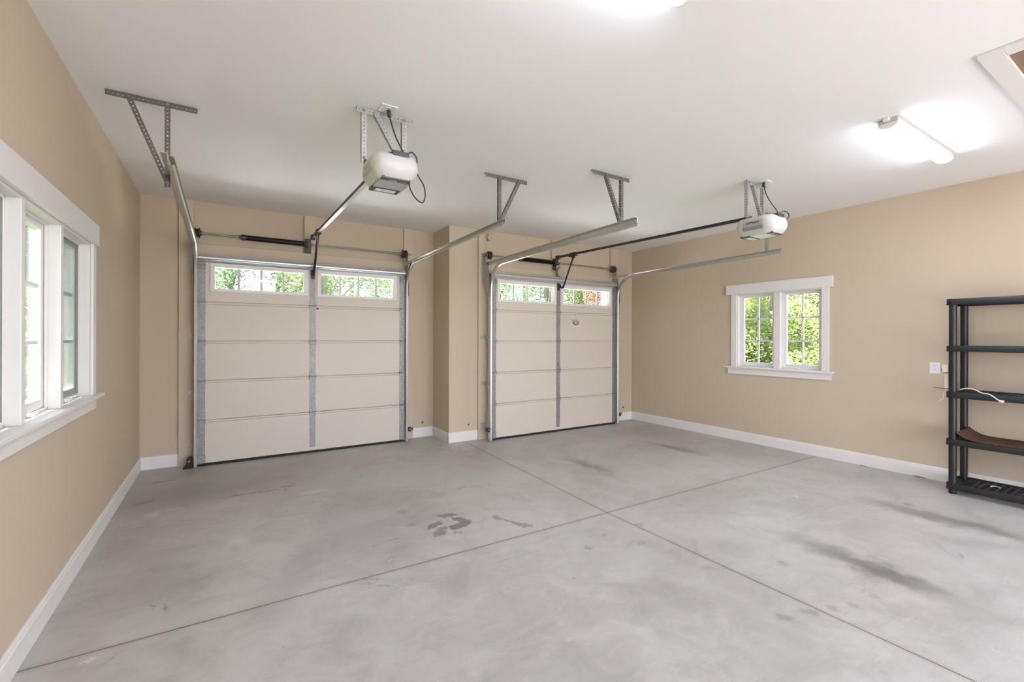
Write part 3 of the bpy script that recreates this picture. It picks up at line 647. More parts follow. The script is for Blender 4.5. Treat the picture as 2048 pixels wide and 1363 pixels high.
    # top chassis
    mb = MB().box(cx-0.055, cx+0.060, cy-0.150, cy+0.17, zt-0.002, zt+0.016).box(cx-0.035, cx+0.075, cy-0.185, cy-0.06, zt-0.012, zt+0.022)
    mb.box(cx-0.153, cx+0.153, cy+0.075, cy+0.110, zt-0.004, zt+0.020)
    obj('chassis', mb, M['darkplastic'], root, bevel=0.004)
    # drive rail up to the wall
    y0 = cy+0.10; z0, z1 = railz
    p, q = V((cx, y0, z0)), V((cx, railend, z1))
    dr = obj('drive_rail', MB().bar(p, q, 0.030, 0.036), M['black'], root, bevel=0.003)
    obj('rail_flange', MB().bar(p-V((0,0,0.0195)), q-V((0,0,0.0195)), 0.036, 0.003), M['strut'], dr)
    mb = MB().box(cx-0.026, cx+0.026, railend-0.06, railend+0.015, z1-0.035, z1+0.025); obj('idler_pulley', mb, M['black'], dr, bevel=0.006)
    # trolley
    def zr(y): return z0+(z1-z0)*(y-y0)/(railend-y0)
    zt_ = zr(trolley_y)
    mb = MB().box(cx-0.026, cx+0.026, trolley_y-0.085, trolley_y+0.085, zt_-0.034, zt_-0.012).box(cx-0.024, cx+0.024, trolley_y-0.06, trolley_y+0.06, zt_-0.012, zt_+0.026).box(cx-0.014, cx+0.014, trolley_y-0.03, trolley_y+0.025, zt_-0.060, zt_-0.030)
    obj('trolley', mb, M['black'], root, bevel=0.004)
    pc = obj('power_cord', MB().tube(cord, 0.0048, 8), M['cordb'], root, smooth=True)
    a = V(cord[0]); obj('plug', MB().lathe(a+V((0,0,-0.022)), (0,0,1), [(0,0.008),(0.008,0.014),(0.04,0.015),(0.048,0.013)], 12), M['cordb'], pc, smooth=True)
    return root, zt_
def smoothpath(pts, n=6):
    pts = [V(p) for p in pts]; out = []
    for i in range(len(pts)-1):
        p0 = pts[max(i-1,0)]; p1 = pts[i]; p2 = pts[i+1]; p3 = pts[min(i+2,len(pts)-1)]
        for k in range(n):
            t = k/n; out.append(0.5*((2*p1)+(p2-p0)*t+(2*p0-5*p1+4*p2-p3)*t*t+(3*p1-p0-3*p2+p3)*t**3))
    return out+[pts[-1]]
c1 = smoothpath([(0.975,3.15,3.058),(0.985,3.11,2.96),(1.005,3.08,2.87),(1.050,3.06,2.775),(1.075,3.05,2.735),(1.060,3.02,2.700),(1.045,2.99,2.690),(1.052,2.985,2.735),(1.085,2.985,2.757),(1.118,2.985,2.715),(1.108,2.985,2.645),(1.135,2.985,2.595),(1.168,2.985,2.545),(1.178,2.985,2.478),(1.158,2.985,2.428),(1.110,2.985,2.450),(1.072,2.985,2.505),(1.060,2.985,2.56),(1.050,2.99,2.60)])
op1, zt1 = opener(0.975, 3.13, 2.712, 2.553, 'white ceiling motor unit with dark underside panels, nearer the triple window', 6.37, 5.98, (2.752, 2.792), False, c1, 0)
c2 = smoothpath([(4.655,2.552,3.058),(4.65,2.52,2.95),(4.69,2.49,2.86),(4.73,2.46,2.79),(4.735,2.45,2.735),(4.69,2.44,2.705),(4.66,2.43,2.70),(4.70,2.42,2.75),(4.80,2.42,2.785),(4.87,2.42,2.775),(4.88,2.42,2.735),(4.80,2.42,2.700),(4.66,2.42,2.66)])
op2, zt2 = opener(4.56, 2.525, 2.692, 2.522, 'white ceiling motor unit with lettering on its side, before the beige side wall', 5.83, 5.43, (2.728, 2.795), True, c2, 0)

def opener_hanger(cx, y, xa, xb, zb, ang, diag, label):
    root = thing('opener_hanger', (cx, y, H), label, 'hanger', 'perforated opener hangers')
    zc = H-0.002
    obj('ceiling_angle', MB().angle((ang[0],y,zc),(ang[1],y,zc),(0,0,-1),(0,1,0),0.036), M['angle2'], root)
    for x in (xa, xb): obj('drop_angle', MB().angle((x-0.017,y-0.004,H-0.012),(x-0.017,y-0.004,zb),(1,0,0),(0,1,0),0.034), M['angle2'], root)
    for k, (a, b) in enumerate(diag):
        a, b = V(a), V(b); d = (b-a).normalized(); s_ = V((-d.z,0,d.x)).normalized()
        obj('brace', MB().angle(a, b, s_, (0,1,0), 0.030), M['angle2'], root)
    for x in (xa, xb):
        for z in (H-0.022, zb+0.03): obj('bolt', MB().lathe((x, y-0.01, z), (0,-1,0), [(0,0.010),(0.008,0.009)], 6), M['galv'], root)
opener_hanger(0.975, 3.222, 0.822, 1.110, 2.715, (0.773,1.176), [((0.885,3.21,3.065),(1.085,3.20,2.73))], 'bright perforated bracket holding the motor unit nearer the triple window')
opener_hanger(4.56, 2.61, 4.475, 4.765, 2.69, (4.459,4.825), [((4.545,2.60,3.06),(4.70,2.59,2.72))], 'bright perforated bracket holding the motor unit in front of the beige side wall')

def door_arm(cx, ty, tz, dx, F, zd, knee, label):
    root = thing('opener_linkage', (cx, ty, tz-0.06), label, 'opener linkage', 'linkages from opener to door')
    a = V((cx, ty, tz-0.048)); k = V(knee); tail = k+(k-a).normalized()*0.07
    mb = MB().bar(a, tail, 0.006, 0.028, (1,0,0))
    mb.obox(k, V((0.006,0,0)), V((0,0.012,0)), V((0,0,0.012)))
    obj('straight_arm', mb, M['black'], root, bevel=0.001)
    e = V((dx, F-0.034, zd)); m = V(((k.x+e.x)/2, (k.y+e.y)/2+0.004, min(k.z, e.z)-0.030))
    up = k+(a-k).normalized()*0.10
    obj('curved_arm', MB().sweep([(0.004,0.013),(-0.004,0.013),(-0.004,-0.013),(0.004,-0.013)], smoothpath([up, k, m, e], 5)), M['black'], root)
    obj('pivot_pin', MB().lathe(a-V((0.014,0,0)), (1,0,0), [(0,0.010),(0.028,0.010)], 10), M['drum'], root)
    obj('pivot_pin', MB().lathe(e-V((0.02,0,0)), (1,0,0), [(0,0.012),(0.04,0.012)], 10), M['drum'], root)
door_arm(0.975, 5.98, zt1, 0.979, F1, 2.322, (0.975, 6.235, 2.375), 'dark arm joining the trolley to the overhead door nearest the triple window')
door_arm(4.56, 5.43, zt2, 4.533, F2, 2.322, (4.555, 5.640, 2.345), 'black bent arm joining the trolley to the overhead door nearer the shelf')

def release(x, y, z0, z1, label, tagged):
    root = thing('release_cord', (x, y, z1), label, 'release cord', 'hanging release cords')
    obj('cord', MB().tube([(x, y, z0), (x+0.001, y, (z0+z1)/2), (x, y, z1)], 0.0022, 6), M['rope'], root)
    if tagged:
        obj('tag', MB().box(x-0.062, x+0.062, y-0.002, y+0.002, z1-0.045, z1+0.008), M['tag'], root)
        mb = MB().sweep([(0.008*math.cos(t*PI/4), 0.009*math.sin(t*PI/4)) for t in range(8)], [(x-0.055, y-0.008, z1-0.035), (x-0.03, y-0.008, z1-0.06), (x, y-0.008, z1-0.068), (x+0.03, y-0.008, z1-0.06), (x+0.055, y-0.008, z1-0.035)])
        obj('handle', mb, M['red'], root, smooth=True)
    else:
        mb = MB().lathe((x-0.012, y-0.05, z1), (0.24,0.97,0), [(0,0.006),(0.01,0.010),(0.04,0.012),(0.05,0.015),(0.06,0.012),(0.09,0.010),(0.10,0.006)], 10)
        obj('handle', mb, M['red'], root, smooth=True)
release(0.962, 5.93, zt1-0.035, 1.845, 'pinkish cord with a red handle hanging by the door nearest the triple window', False)
release(4.55, 5.36, zt2-0.035, 1.765, 'pinkish white cord with a tag and red handle hanging before the far door', True)

# ------------------------------------------------------------------ outlets
def receptacle(root, c, n, u, w):
    # n: normal, u: width axis, w: height axis
    c, n, u, w = V(c), V(n), V(u), V(w)
    mb = MB()
    rcs = {}
    for s_ in (-1, 1):
        mb = MB(); cc = c+w*0.0195*s_+n*0.006
        pts = [(0.017*math.cos(t), 0.0145*math.sin(t)) for t in [2*PI*k/16 for k in range(16)]]
        mb.loft([[cc+u*a+w*b for a, b in pts], [cc+u*a+w*b+n*0.003 for a, b in pts]])
        rcs[s_] = obj('receptacle', mb, M['outlet'], root)
    for s_ in (-1, 1):
        mb = MB(); cc = c+w*0.0195*s_+n*0.0092
        for du, h_ in ((-0.0065,0.0045),(0.0065,0.0038)): mb.obox(cc+u*du+w*0.004, u*0.0014, w*h_, n*0.0006)
        mb.lathe(cc-w*0.007, n, [(0,0.003),(0.0008,0.003)], 8)
        obj('slot', mb, M['slot'], rcs[s_])
def outlet(c, n, u, w, label, pw=0.058, ph=0.060, group=None):
    root = thing('wall_outlet' if abs(n[2]) < 0.5 else 'ceiling_outlet', c, label, 'outlet', group)
    c_, n_, u_, w_ = V(c), V(n), V(u), V(w)
    mb = MB().obox(c_+n_*0.003, u_*pw, w_*ph, n_*0.003); obj('cover_plate', mb, M['outlet'], root, bevel=0.003)
    receptacle(root, c, n, u, w)
outlet((XR, 1.688, 1.188), (-1,0,0), (0,1,0), (0,0,1), 'white duplex outlet on the beige wall beside the black shelf', 0.043, 0.060)
outlet((0.965, 3.152, H), (0,0,-1), (1,0,0), (0,1,0), 'white outlet plate overhead by the motor unit nearer the triple window', group='ceiling outlets')
outlet((4.655, 2.562, H), (0,0,-1), (1,0,0), (0,1,0), 'white outlet plate overhead by the motor unit before the beige side wall', group='ceiling outlets')

# ------------------------------------------------------------------ lights
def fixture(x0, x1, yc, label):
    root = thing('strip_light', ((x0+x1)/2, yc, H), label, 'ceiling light', 'wraparound strip lights')
    obj('pan', MB().box(x0, x1, yc-0.060, yc+0.060, H-0.034, H-0.0005), M['enamel'], root, bevel=0.004)
    pr = [(yc-0.056, H-0.034)]+[(yc+0.057*math.cos(PI+PI*k/12), H-0.034+0.036*math.sin(PI+PI*k/12)) for k in range(1, 12)]+[(yc+0.056, H-0.034)]
    obj('diffuser', MB().prism(pr, 'x', x0+0.012, x1-0.012), M['lamp'], root, smooth=True)
    for a, b in ((x0, x0+0.012), (x1-0.012, x1)):
        pr2 = [(yc+(p-yc)*1.04, H-0.034+(z-H+0.034)*1.05) for p, z in pr]
        obj('end_cap', MB().prism(pr2, 'x', a, b), M['trim'], root)
    obj('pull_socket', MB().box(x0-0.035, x0, yc-0.015, yc+0.02, H-0.022, H-0.0005), M['trim'], root, bevel=0.003)
fixture(4.07, 5.30, 1.335, 'long lit white strip light on the ceiling, fully in view near the hatch')
fixture(0.55, 1.78, 1.335, 'lit strip light on the ceiling just above the top edge of the photo')
fixture(0.55, 1.78, -1.60, 'added unseen strip light behind the viewer, filling in even light')  # added out of view to even out the room lighting
fixture(4.07, 5.30, -1.60, 'added unseen strip light beyond the hatch, filling in even light')  # second fixture added out of view as fill light

# ------------------------------------------------------------------ attic hatch
hx0, hx1, hy0, hy1 = 3.585, 5.10, -0.06, 0.770
root = thing('attic_hatch', ((hx0+hx1)/2, (hy0+hy1)/2, H), 'attic hatch with white flat trim and bare brown plywood panel', 'attic hatch')
obj('trim_frame', MB().box(hx0,hx1,hy1-0.10,hy1,H-0.020,H-0.0005).box(hx0,hx1,hy0,hy0+0.10,H-0.020,H-0.0005).box(hx0,hx0+0.105,hy0+0.10,hy1-0.10,H-0.020,H-0.0005).box(hx1-0.105,hx1,hy0+0.10,hy1-0.10,H-0.020,H-0.0005), M['trim'], root, bevel=0.003)
obj('panel', MB().box(hx0+0.107,hx1-0.107,hy0+0.102,hy1-0.102,H-0.006,H-0.0005), M['plywood'], root)

# ------------------------------------------------------------------ shelf unit
sx0, sx1, sy0, sy1 = 5.945, 6.372, 0.575, 1.492
root = thing('shelving_unit', ((sx0+sx1)/2, (sy0+sy1)/2, 0), 'black plastic five-tier shelving unit against the beige wall', 'shelving unit')
TOPS = [0.103, 0.528, 0.985, 1.432, 1.884]; RH = 0.056
def rrect(x0, x1, y0, y1, r, off, z, n=5):
    x0 -= off; x1 += off; y0 -= off; y1 += off; r = max(0.004, r+off); pts = []
    for cx_, cy_, a0 in ((x1-r,y1-r,0),(x0+r,y1-r,PI/2),(x0+r,y0+r,PI),(x1-r,y0+r,1.5*PI)):
        for k in range(n+1): t = a0+PI/2*k/n; pts.append((cx_+r*math.cos(t), cy_+r*math.sin(t), z))
    return pts
post_xy = [(5.985,1.445),(6.332,1.445),(5.985,0.622),(6.332,0.622)]
for zt in TOPS:
    mb = MB(); zb = zt-RH
    R_ = lambda o, z: rrect(sx0, sx1, sy0, sy1, 0.045, o, z)
    rings = [R_(-0.006, zb), R_(0.004, zb), R_(0.004, zb+0.007), R_(0.0, zb+0.009), R_(0.0, zt-0.004), R_(-0.003, zt), R_(-0.010, zt), R_(-0.012, zt-0.004), R_(-0.012, zb+0.02), R_(-0.006, zb)]
    n = len(rings[0]); vs = [p for r in rings for p in r]; fs = []
    for i in range(len(rings)-1):
        for j in range(n): fs.append((i*n+j, i*n+(j+1)%n, (i+1)*n+(j+1)%n, (i+1)*n+j))
    mb.add(vs, fs)
    sh = obj('shelf', mb, M['shelfblack'], root, smooth=True)
    g = MB(); z1 = zt-0.010; z0 = z1-0.012
    # solid margin by the posts and the slatted middle
    g.box(sx0+0.010, sx1-0.010, sy1-0.115, sy1-0.095, z0, z1).box(sx0+0.010, sx1-0.010, sy0+0.095, sy0+0.115, z0, z1)
    ya, yb = sy0+0.115, sy1-0.115; k = 13
    for i in range(1, k): c = ya+(yb-ya)*i/k; g.box(sx0+0.010, sx1-0.010, c-0.0075, c+0.0075, z0, z1)
    for i in range(0, 8): c = sx0+0.024+(sx1-sx0-0.048)*i/7; g.box(c-0.0075 if i else sx0+0.008, c+0.0075 if i < 7 else sx1-0.008, sy0+0.095, sy1-0.095, z0+0.001, z1-0.001)
    for a in (sy0+0.055, sy1-0.055): g.box(sx0+0.075, sx1-0.075, a-0.045, a+0.045, z0, z1-0.004)
    for px, py in post_xy: g.lathe((px, py, z0-0.02), (0,0,1), [(0,0.038),(0.036,0.038)], 20)
    obj('lattice', g, M['shelfblack'], sh)
segs = list(zip([0.0]+TOPS[:-1], [TOPS[0]-RH]+[t-RH for t in TOPS[1:]]))
for px, py in post_xy:
    for a, b in segs:
        obj('post', MB().lathe((px, py, a-(0.012 if a else 0)), (0,0,1), [(0,0.0285),(0.03,0.0295),(b-a-0.02,0.0300),(b-a+0.014,0.0300)], 24), M['shelfblack'], root, smooth=True)

# brown mat lying on the fourth shelf down, curled up at one end
zs = TOPS[1]
prof = smoothpath([(1.420,zs+0.068),(1.400,zs+0.052),(1.365,zs+0.030),(1.315,zs+0.012),(1.24,zs+0.004),(1.10,zs+0.003),(0.90,zs+0.003),(0.66,zs+0.003)], 5)if False else None
pp = [(1.418,0.070),(1.398,0.052),(1.362,0.030),(1.310,0.013),(1.240,0.005),(1.100,0.0035),(0.900,0.0035),(0.650,0.0035)]
sm = smoothpath([(0, y, z) for y, z in pp], 5)
mb = MB(); N_ = 10; rings = []
xa, xb = 5.957, 6.362
for p in sm:
    row = []
    for j in range(N_+1):
        x = xa+(xb-xa)*j/N_; lift = max(0, (p.y-1.30)/0.12)
        row.append(V((x, p.y-0.006*lift*math.sin(PI*j/N_), zs+p.z+0.012*lift*(j/N_))))
    rings.append(row)
th_ = 0.009; vs = []
for r in rings: vs += r
off_ = len(vs)
for i, r in enumerate(rings):
    a = rings[max(0,i-1)][0]; b = rings[min(len(rings)-1,i+1)][0]; d = (b-a).normalized(); nrm = V((0,-d.z,d.y)); nrm = nrm if nrm.z > 0 else -nrm
    vs += [q+nrm*th_ for q in r]
fs = []; w_ = N_+1
for i in range(len(rings)-1):
    for j in range(N_):
        a = i*w_+j; fs += [(a,a+1,a+w_+1,a+w_), (off_+a, off_+a+w_, off_+a+w_+1, off_+a+1)]
    fs += [(i*w_, i*w_+w_, off_+i*w_+w_, off_+i*w_), (i*w_+N_, off_+i*w_+N_, off_+i*w_+w_+N_, i*w_+w_+N_)]
for j in range(N_):
    fs.append((j, off_+j, off_+j+1, j+1)); e = (len(rings)-1)*w_+j; fs.append((e, e+1, off_+e+1, off_+e))
mb.add(vs, fs)
tag(obj('floor_mat', mb, M['brown'], smooth=True), 'stiff brown mat with a curled end lying on the black shelf', 'mat')

# power strip tied to the shelf post, cord and plug over the middle shelf
root = thing('power_strip', (6.0, 1.50, 0.985), 'ivory power strip tied to the black shelf, white cord over the middle tier', 'power strip')
obj('strip_body', MB().box(5.985, 6.025, 1.4765, 1.507, 0.992, 1.172), M['ivory'], root, bevel=0.003)
hd = obj('strip_head', MB().prism([(1.4765,1.172),(1.507,1.165),(1.523,1.180),(1.527,1.244),(1.4765,1.250)], 'x', 5.978, 6.032), M['ivory'], root, bevel=0.004)
obj('switch', MB().box(5.992, 6.012, 1.526, 1.533, 1.186, 1.204), M['darkplastic'], hd, bevel=0.002)
obj('hang_loop', MB().tube(smoothpath([(6.0,1.497,1.248),(6.0,1.492,1.268),(6.0,1.484,1.270),(6.0,1.480,1.248)],4), 0.004, 6), M['ivory'], hd)
obj('cable_tie', MB().tube([(5.983,1.509,1.168),(5.953,1.470,1.168),(5.952,1.435,1.168)], 0.003, 6), M['cordb'], root)
obj('cable_tie', MB().tube([(5.99,1.590,1.015),(5.985,1.545,1.014),(5.983,1.509,1.013),(5.953,1.470,1.012),(5.952,1.435,1.012)], 0.0028, 6), M['cordb'], root)
cd = smoothpath([(6.03,1.49,0.995),(6.05,1.46,0.992),(6.04,1.43,0.994),(5.998,1.395,1.010),(5.985,1.352,1.026),(5.975,1.300,1.024),(5.965,1.240,0.996),(5.952,1.192,0.990),(5.938,1.155,0.966),(5.932,1.125,0.942)], 6)
cw = obj('cord', MB().tube(cd, 0.0052, 8), M['cordw'], root, smooth=True)
a = V((5.932,1.128,0.944)); d = V((-0.02,-0.9,-0.42)).normalized()
obj('plug', MB().lathe(a, d, [(0,0.006),(0.008,0.010),(0.024,0.015),(0.034,0.015),(0.036,0.013)], 12), M['cordw'], cw, smooth=True)
pg = MB(); b0 = a+d*0.034; u = d.cross(V((0,0,1))).normalized()
for s_ in (-1,1): obj('prong', MB().bar(b0+u*0.006*s_, b0+u*0.006*s_+d*0.018, 0.0016, 0.006), M['chrome'], cw)
obj('loose_lead', MB().tube(smoothpath([(5.99,1.500,0.990),(5.985,1.512,0.955),(5.985,1.512,0.925),(5.985,1.522,0.905),(5.985,1.548,0.882)],4), 0.0032, 6), M['cordw'], root, smooth=True)
mb = MB().sweep([(0.006*math.cos(t*PI/3), 0.004*math.sin(t*PI/3)) for t in range(6)], [(6.17+0.032*math.sin(t), 1.19-0.030*math.cos(t), 0.099) for t in [PI*0.15*k for k in range(0, 9)]])
tag(obj('plastic_hook', mb, M['outlet'], smooth=True), 'small white plastic hook left on the bottom tier of the shelf', 'hook')

# ------------------------------------------------------------------ safety sensors
def sensor(x, y, z, side, label, wx, floorstand=False):
    root = thing('safety_sensor', (x, y, z), label, 'sensor', 'door safety sensors')
    obj('sensor_body', MB().box(x-0.022, x+0.022, y-0.028, y+0.028, z-0.030, z+0.030), M['black'], root, bevel=0.006)
    obj('sensor_lens', MB().lathe((x, y-0.028, z+0.004), (0,-1,0), [(0,0.011),(0.004,0.010),(0.006,0.006)], 12), M['greyplastic'], root, smooth=True)
    obj('mounting_arm', MB().bar((x, y+0.012, z), (x+side*wx, y+0.012, z), 0.022, 0.018).bar((x+side*wx, y+0.012, z-0.02), (x+side*wx, y+0.012, z+0.024), 0.014, 0.014), M['drum'], root, bevel=0.002)
    if floorstand:
        obj('boot', MB().loft([[(x-0.06,y-0.05,0),(x+0.045,y-0.05,0),(x+0.045,y+0.06,0),(x-0.06,y+0.06,0)],[(x-0.03,y-0.035,0.035),(x+0.035,y-0.035,0.035),(x+0.035,y+0.05,0.035),(x-0.03,y+0.05,0.035)],[(x-0.012,y-0.02,0.12),(x+0.03,y-0.02,0.12),(x+0.03,y+0.04,0.12),(x-0.012,y+0.04,0.12)]]), M['rubber'], root, bevel=0.004)
sensor(TX['b']+0.030, F1-0.035, 0.172, 1, 'small black sensor beside the wall step at the foot of the nearer-window door', 0.05)
sensor(TX['c']-0.034, F2-0.03, 0.165, -1, 'small black sensor at the foot of the track just past the wall step', 0.03)
sensor(TX['d']+0.030, F2-0.03, 0.160, 1, 'small black sensor by the corner where the two beige walls meet', 0.06)
sensor(TX['a']-0.045, F1-0.02, 0.075, 1, 'black sensor with a rubber boot at the foot of the track near the triple window', 0.03, True)

# ------------------------------------------------------------------ small odds and ends
def stub(x, y, z, label):
    y += 0.003
    mb = MB().lathe((x, y, z), (0,-1,0), [(0,0.011),(0.004,0.013),(0.010,0.009),(0.014,0.005)], 10); mb.tube(smoothpath([(x,y-0.012,z),(x+0.003,y-0.022,z+0.006),(x+0.002,y-0.024,z+0.022)],4), 0.003, 6)
    tag(obj('wire_stub', mb, M['slot'], smooth=True), label, 'wire stub', 'dark wire stubs low on the end wall')
stub(2.545, Y1, 0.215, 'dark wire stub low on the wall beside the step, nearer-window door side')
stub(3.022, Y2, 0.228, 'dark wire stub low on the front face of the wall step')
stub(6.178, Y2, 0.232, 'dark wire stub low on the wall by the room corner')
def lump(c, r, label, cat, name):
    mb = MB(); n, m_ = 12, 16; rings = []
    for i in range(1, n):
        t = PI*i/n; ring = []
        for k in range(m_):
            p = 2*PI*k/m_; w = 1+0.13*math.sin(3*p+2*t)+0.09*math.cos(5*p-3*t)
            ring.append((c[0]+r[0]*w*math.sin(t)*math.cos(p), c[1]+r[1]*w*math.sin(t)*math.sin(p), c[2]+r[2]*math.cos(t)*w))
        rings.append(ring)
    mb.loft(rings); tag(obj(name, mb, M['nest'], smooth=True), label, cat)
lump((4.612, 5.815, 2.565), (0.062, 0.045, 0.082), 'tan papery lump hanging under the spring bracket of the far door', 'wasp nest', 'wasp_nest')
lump((3.335, Y2-0.055, 2.985), (0.034, 0.018, 0.050), 'little cream papery lump high on the jamb board past the wall step', 'wasp nest', 'wasp_nest')
def dryleaf(x, y, a, s_, label):
    mb = MB(); pts = []
    for t, w in ((-1,0),(-.5,.22),(0,.30),(.5,.2),(1,0)):
        for e in (-1, 1):
            u, v = t*s_, e*w*s_; pts.append((x+u*math.cos(a)-v*math.sin(a), y+u*math.sin(a)+v*math.cos(a), 0.004+abs(e*w)*s_*0.35+0.010*t*t))
    mb.add(pts, [(0,2,3,1),(2,4,5,3),(4,6,7,5),(6,8,9,7)])
    tag(obj('dry_leaf', mb, M['leaf_dry'], solid=0.0015), label, 'leaf', 'dry leaves along the baseboard')
dryleaf(6.342, 2.30, 1.6, 0.045, 'dry leaf on the floor by the baseboard, further from the shelf')
dryleaf(6.345, 1.80, 1.45, 0.062, 'curled dry leaf on the floor by the baseboard, closest to the shelf')

# ------------------------------------------------------------------ outdoors
struct(obj('ground', MB().box(-60, 70, -40, 80, -0.5, -0.14), M['lawn']), 'green lawn outside the garage', 'ground')
struct(obj('driveway', MB().box(-12, 18, -24, YR-T-0.02, -0.3, -0.02), M['drive']), 'unseen concrete forecourt added to bounce daylight through the rear opening', 'driveway')  # added ground out of view, throws sunlight up through the rear opening
struct(obj('driveway', MB().box(XL-0.5, XR+0.6, Y1+T+0.05, 13.5, -0.3, -0.06), M['drive2']), 'concrete driveway whitened for bounce light outside the overhead doors', 'driveway')
def crown_mesh(name, blobs, n, leaf, m, seed):
    rnd = random.Random(seed); vs = []; fs = []
    tot = sum(b[3]*b[3] for b in blobs)
    for (bx, by, bz, br) in blobs:
        k = int(n*br*br/tot)
        for _ in range(k):
            d = V((rnd.gauss(0,1), rnd.gauss(0,1), rnd.gauss(0,1))).normalized(); r = br*(0.35+0.65*rnd.random()**0.5)
            c = V((bx, by, bz))+d*r*V((1,1,0.8)).length/1.63*1.0
            a = V((rnd.gauss(0,1), rnd.gauss(0,1), rnd.gauss(0,0.5)-0.3)).normalized(); b = a.cross(V((rnd.gauss(0,1), rnd.gauss(0,1), rnd.gauss(0,1)))).normalized()
            nn = a.cross(b); s_ = leaf*(0.6+0.8*rnd.random()); o = len(vs)
            vs += [c-a*s_, c+b*s_*0.45+nn*s_*0.12, c+a*s_, c-b*s_*0.45+nn*s_*0.12, c]
            fs += [(o, o+1, o+4), (o+1, o+2, o+4), (o+2, o+3, o+4), (o+3, o, o+4)]
    me = bpy.data.meshes.new(name); me.from_pydata([tuple(v) for v in vs], [], fs); me.materials.append(m); return me
def trunk_mesh(blobs, h, r, seed):
    rnd = random.Random(seed); mb = MB()
    mb.tube(smoothpath([(0,0,0),(0.05,0.03,h*0.35),(-0.04,0.05,h*0.7),(0,0,h)],4), r, 10)
    for (bx, by, bz, br) in blobs[:7]:
        st = V((0,0,max(0.6, min(h, bz*0.55)))); mb.tube(smoothpath([st, (V((bx,by,bz))+st)/2+V((rnd.uniform(-.15,.15),rnd.uniform(-.15,.15),0.1)), V((bx,by,bz))],4), r*0.38, 7)
    me = bpy.data.meshes.new('trunk'); me.from_pydata([tuple(v) for v in mb.v], [], mb.f); me.materials.append(M['bark']); return me
def tree_kind(seed, height, spread, base, n, leaf, m, nb=16):
    rnd = random.Random(seed); blobs = []
    for _ in range(nb):
        z = base+(height-base)*rnd.random(); k = 1-0.55*abs((z-base)/(height-base)-0.4)/0.6; a = rnd.random()*2*PI; rr = spread*k*rnd.random()**0.5*0.75
        blobs.append((rr*math.cos(a), rr*math.sin(a), z, spread*rnd.uniform(0.28,0.46)))
    return crown_mesh('crown', blobs, n, leaf, m, seed+1), trunk_mesh(blobs, height*0.6, spread*0.032, seed+2)
KINDS = {
 'y': tree_kind(11, 6.5, 2.2, 0.8, 36000, 0.042, M['leafy']),
 'g': tree_kind(21, 7.5, 2.5, 0.8, 36000, 0.045, M['leafg']),
 'b': tree_kind(31, 8.5, 2.8, 0.4, 40000, 0.048, M['leafb'], 20),
 'r': tree_kind(41, 3.9, 1.35, 1.0, 9000, 0.034, M['leafr']),
 's': tree_kind(51, 2.4, 1.3, 0.2, 15000, 0.038, M['leafy'], 10)}
proto = {}
def tree(kind, x, y, s, rz, label, group):
    cm, tm = KINDS[kind]
    root = bpy.data.objects.new('shrub' if kind == 's' else 'tree', None); COL.objects.link(root)
    root.location = (x, y, -0.14); root.rotation_euler = (0,0,rz); root.scale = (s,s,s)
    tag(root, label, 'shrub' if kind == 's' else 'tree', group)
    for nm, me in (('crown', cm), ('trunk', tm)):
        o = bpy.data.objects.new(nm, me); COL.objects.link(o); o.parent = root
    return root
cl = {'y': 'yellow green leafy tree', 'g': 'mid green leafy tree', 'b': 'cool green leafy tree', 'r': 'red leaved maple', 's': 'low yellow green shrub'}
GD, GR, GL = 'trees beyond the overhead doors', 'trees beyond the small double window', 'trees beyond the triple window'
lst = [('g',-1.3,16.0,1.0), ('y',1.6,17.5,1.0), ('b',4.2,18.5,1.0), ('y',6.6,16.5,1.05), ('g',9.0,15.2,1.0), ('b',11.6,15.6,1.0), ('y',13.6,14.6,1.0), ('r',11.55,11.6,1.0), ('g',16.6,15.5,1.05), ('b',20.5,17.0,1.1), ('b',0.2,22.5,1.15), ('b',8.2,23.0,1.1), ('g',14.5,21.5,1.1), ('g',-2.6,20.5,1.1), ('g',2.4,13.8,0.85), ('b',4.6,24.5,1.3), ('b',-2.4,26.0,1.3), ('b',12.0,27.0,1.35), ('b',19.0,25.0,1.3), ('g',-0.2,13.2,0.85)]
names = ['before the edge of the nearer door lights', 'in the middle of the nearer door lights', 'behind the middle of the nearer door lights', 'at the end of the nearer door lights', 'at the start of the far door lights', 'in the middle of the far door lights', 'beside the red maple in the far door lights', 'seen through the far overhead door', 'at the far end of the far door lights', 'furthest round toward the small window', 'in the back row past the nearer door', 'in the back row between the two doors', 'in the back row past the far door', 'off toward the triple window side', 'nearest in the right half of the nearer door lights', 'furthest back between the two overhead doors', 'furthest back on the triple window side', 'furthest back past the far overhead door', 'furthest back round toward the small window', 'nearest in the left half of the nearer door lights']
for i, (k, x, y, s) in enumerate(lst): tree(k, x, y, s, i*1.7, cl[k]+' '+names[i], GD)
lst = [('y',12.2,6.4,0.95), ('y',13.6,8.2,0.9), ('b',15.2,5.2,1.0), ('g',15.5,10.4,1.0), ('b',18.5,8.0,1.15), ('s',11.0,5.2,0.9), ('s',11.4,7.3,0.8), ('g',13.5,3.4,0.95), ('g',19.5,12.5,1.1), ('b',16.0,1.0,1.1)]
names = ['in the middle of the small double window', 'in the far half of the small double window', 'in the near half of the small double window', 'at the far edge of the small double window', 'in the back row of the small double window', 'under the near half of the small double window', 'under the far half of the small double window', 'at the near edge of the small double window', 'behind the far edge of the small double window', 'past the near edge of the small double window']
for i, (k, x, y, s) in enumerate(lst): tree(k, x, y, s, 0.6+i*2.1, cl[k]+' '+names[i], GR)
lst = [('g',-6.6,13.2,0.9), ('b',-5.8,18.5,1.0), ('b',-8.5,24.0,1.15), ('g',-8.0,7.0,1.0), ('b',-10.5,15.0,1.1), ('s',-2.75,9.6,1.5), ('s',-3.7,12.0,1.6)]
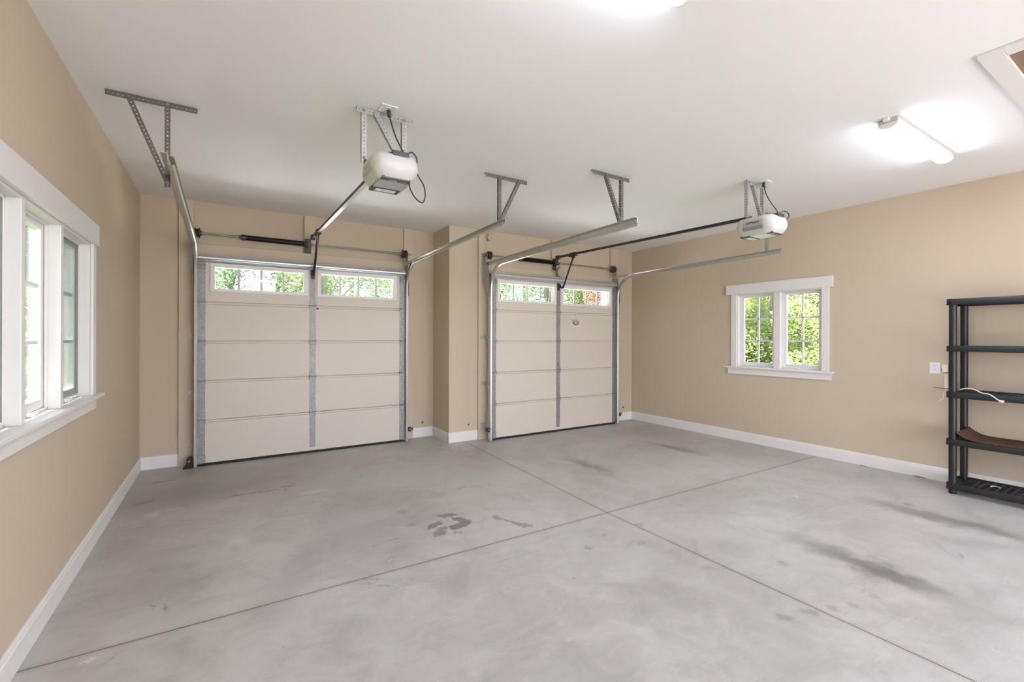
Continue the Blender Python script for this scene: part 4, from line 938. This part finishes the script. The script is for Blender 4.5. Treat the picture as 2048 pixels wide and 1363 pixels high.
names = ['closest to the triple window', 'in the middle of the triple window view', 'furthest off in the triple window view', 'level with the triple window', 'in the back row by the triple window', 'low outside the triple window, closer one', 'low outside the triple window, further one']
for i, (k, x, y, s) in enumerate(lst): tree(k, x, y, s, 1.1+i*2.3, cl[k]+' '+names[i], GL)

# ------------------------------------------------------------------ world, sun, camera
w = bpy.data.worlds.new('sky'); S.world = w; w.use_nodes = True
bg = w.node_tree.nodes['Background']; bg.inputs[0].default_value = (0.85, 0.90, 1.09, 1); bg.inputs[1].default_value = 5.0
sun = bpy.data.lights.new('sun', 'SUN'); sun.energy = 42.0; sun.angle = 0.01; sun.color = (1.0, 0.98, 0.95)
so = bpy.data.objects.new('sun', sun); COL.objects.link(so); so.location = (0, -20, 30)
d = V((0.12, 0.03, -1.0)).normalized(); so.rotation_euler = d.to_track_quat('-Z', 'Y').to_euler()

fpx, cxp, cyp, yaw, roll = 910.4, 1022.28, 674.5, 0.5634, 0.0027
cam = bpy.data.cameras.new('camera'); co = bpy.data.objects.new('camera', cam); COL.objects.link(co)
cam.sensor_fit = 'HORIZONTAL'; cam.sensor_width = 36; cam.lens = fpx*36/2048; cam.clip_start = 0.05; cam.clip_end = 300
cam.shift_x = (1024-cxp)/2048; cam.shift_y = (cyp-681.5)/2048
s_, c_ = math.sin(yaw), math.cos(yaw)
fwd = V((s_, c_, 0)); right = V((c_, -s_, 0)); up = V((0,0,1))
rc = right*math.cos(roll)+up*math.sin(roll); uc = up*math.cos(roll)-right*math.sin(roll)
m3 = Matrix((rc, uc, -fwd)).transposed(); m4 = m3.to_4x4(); m4.translation = V((0,0,1.5)); co.matrix_world = m4
S.camera = co

vs = S.view_settings; vs.view_transform = 'Standard'; vs.look = 'None'; vs.gamma = 1.0; vs.exposure = 0.98; vs.use_curve_mapping = False
S.cycles.max_bounces = 12; S.cycles.diffuse_bounces = 6; S.cycles.transparent_max_bounces = 16
S.cycles.use_denoising = True
S.cycles.sample_clamp_indirect = 8.0
S.cycles.caustics_reflective = False; S.cycles.caustics_refractive = False
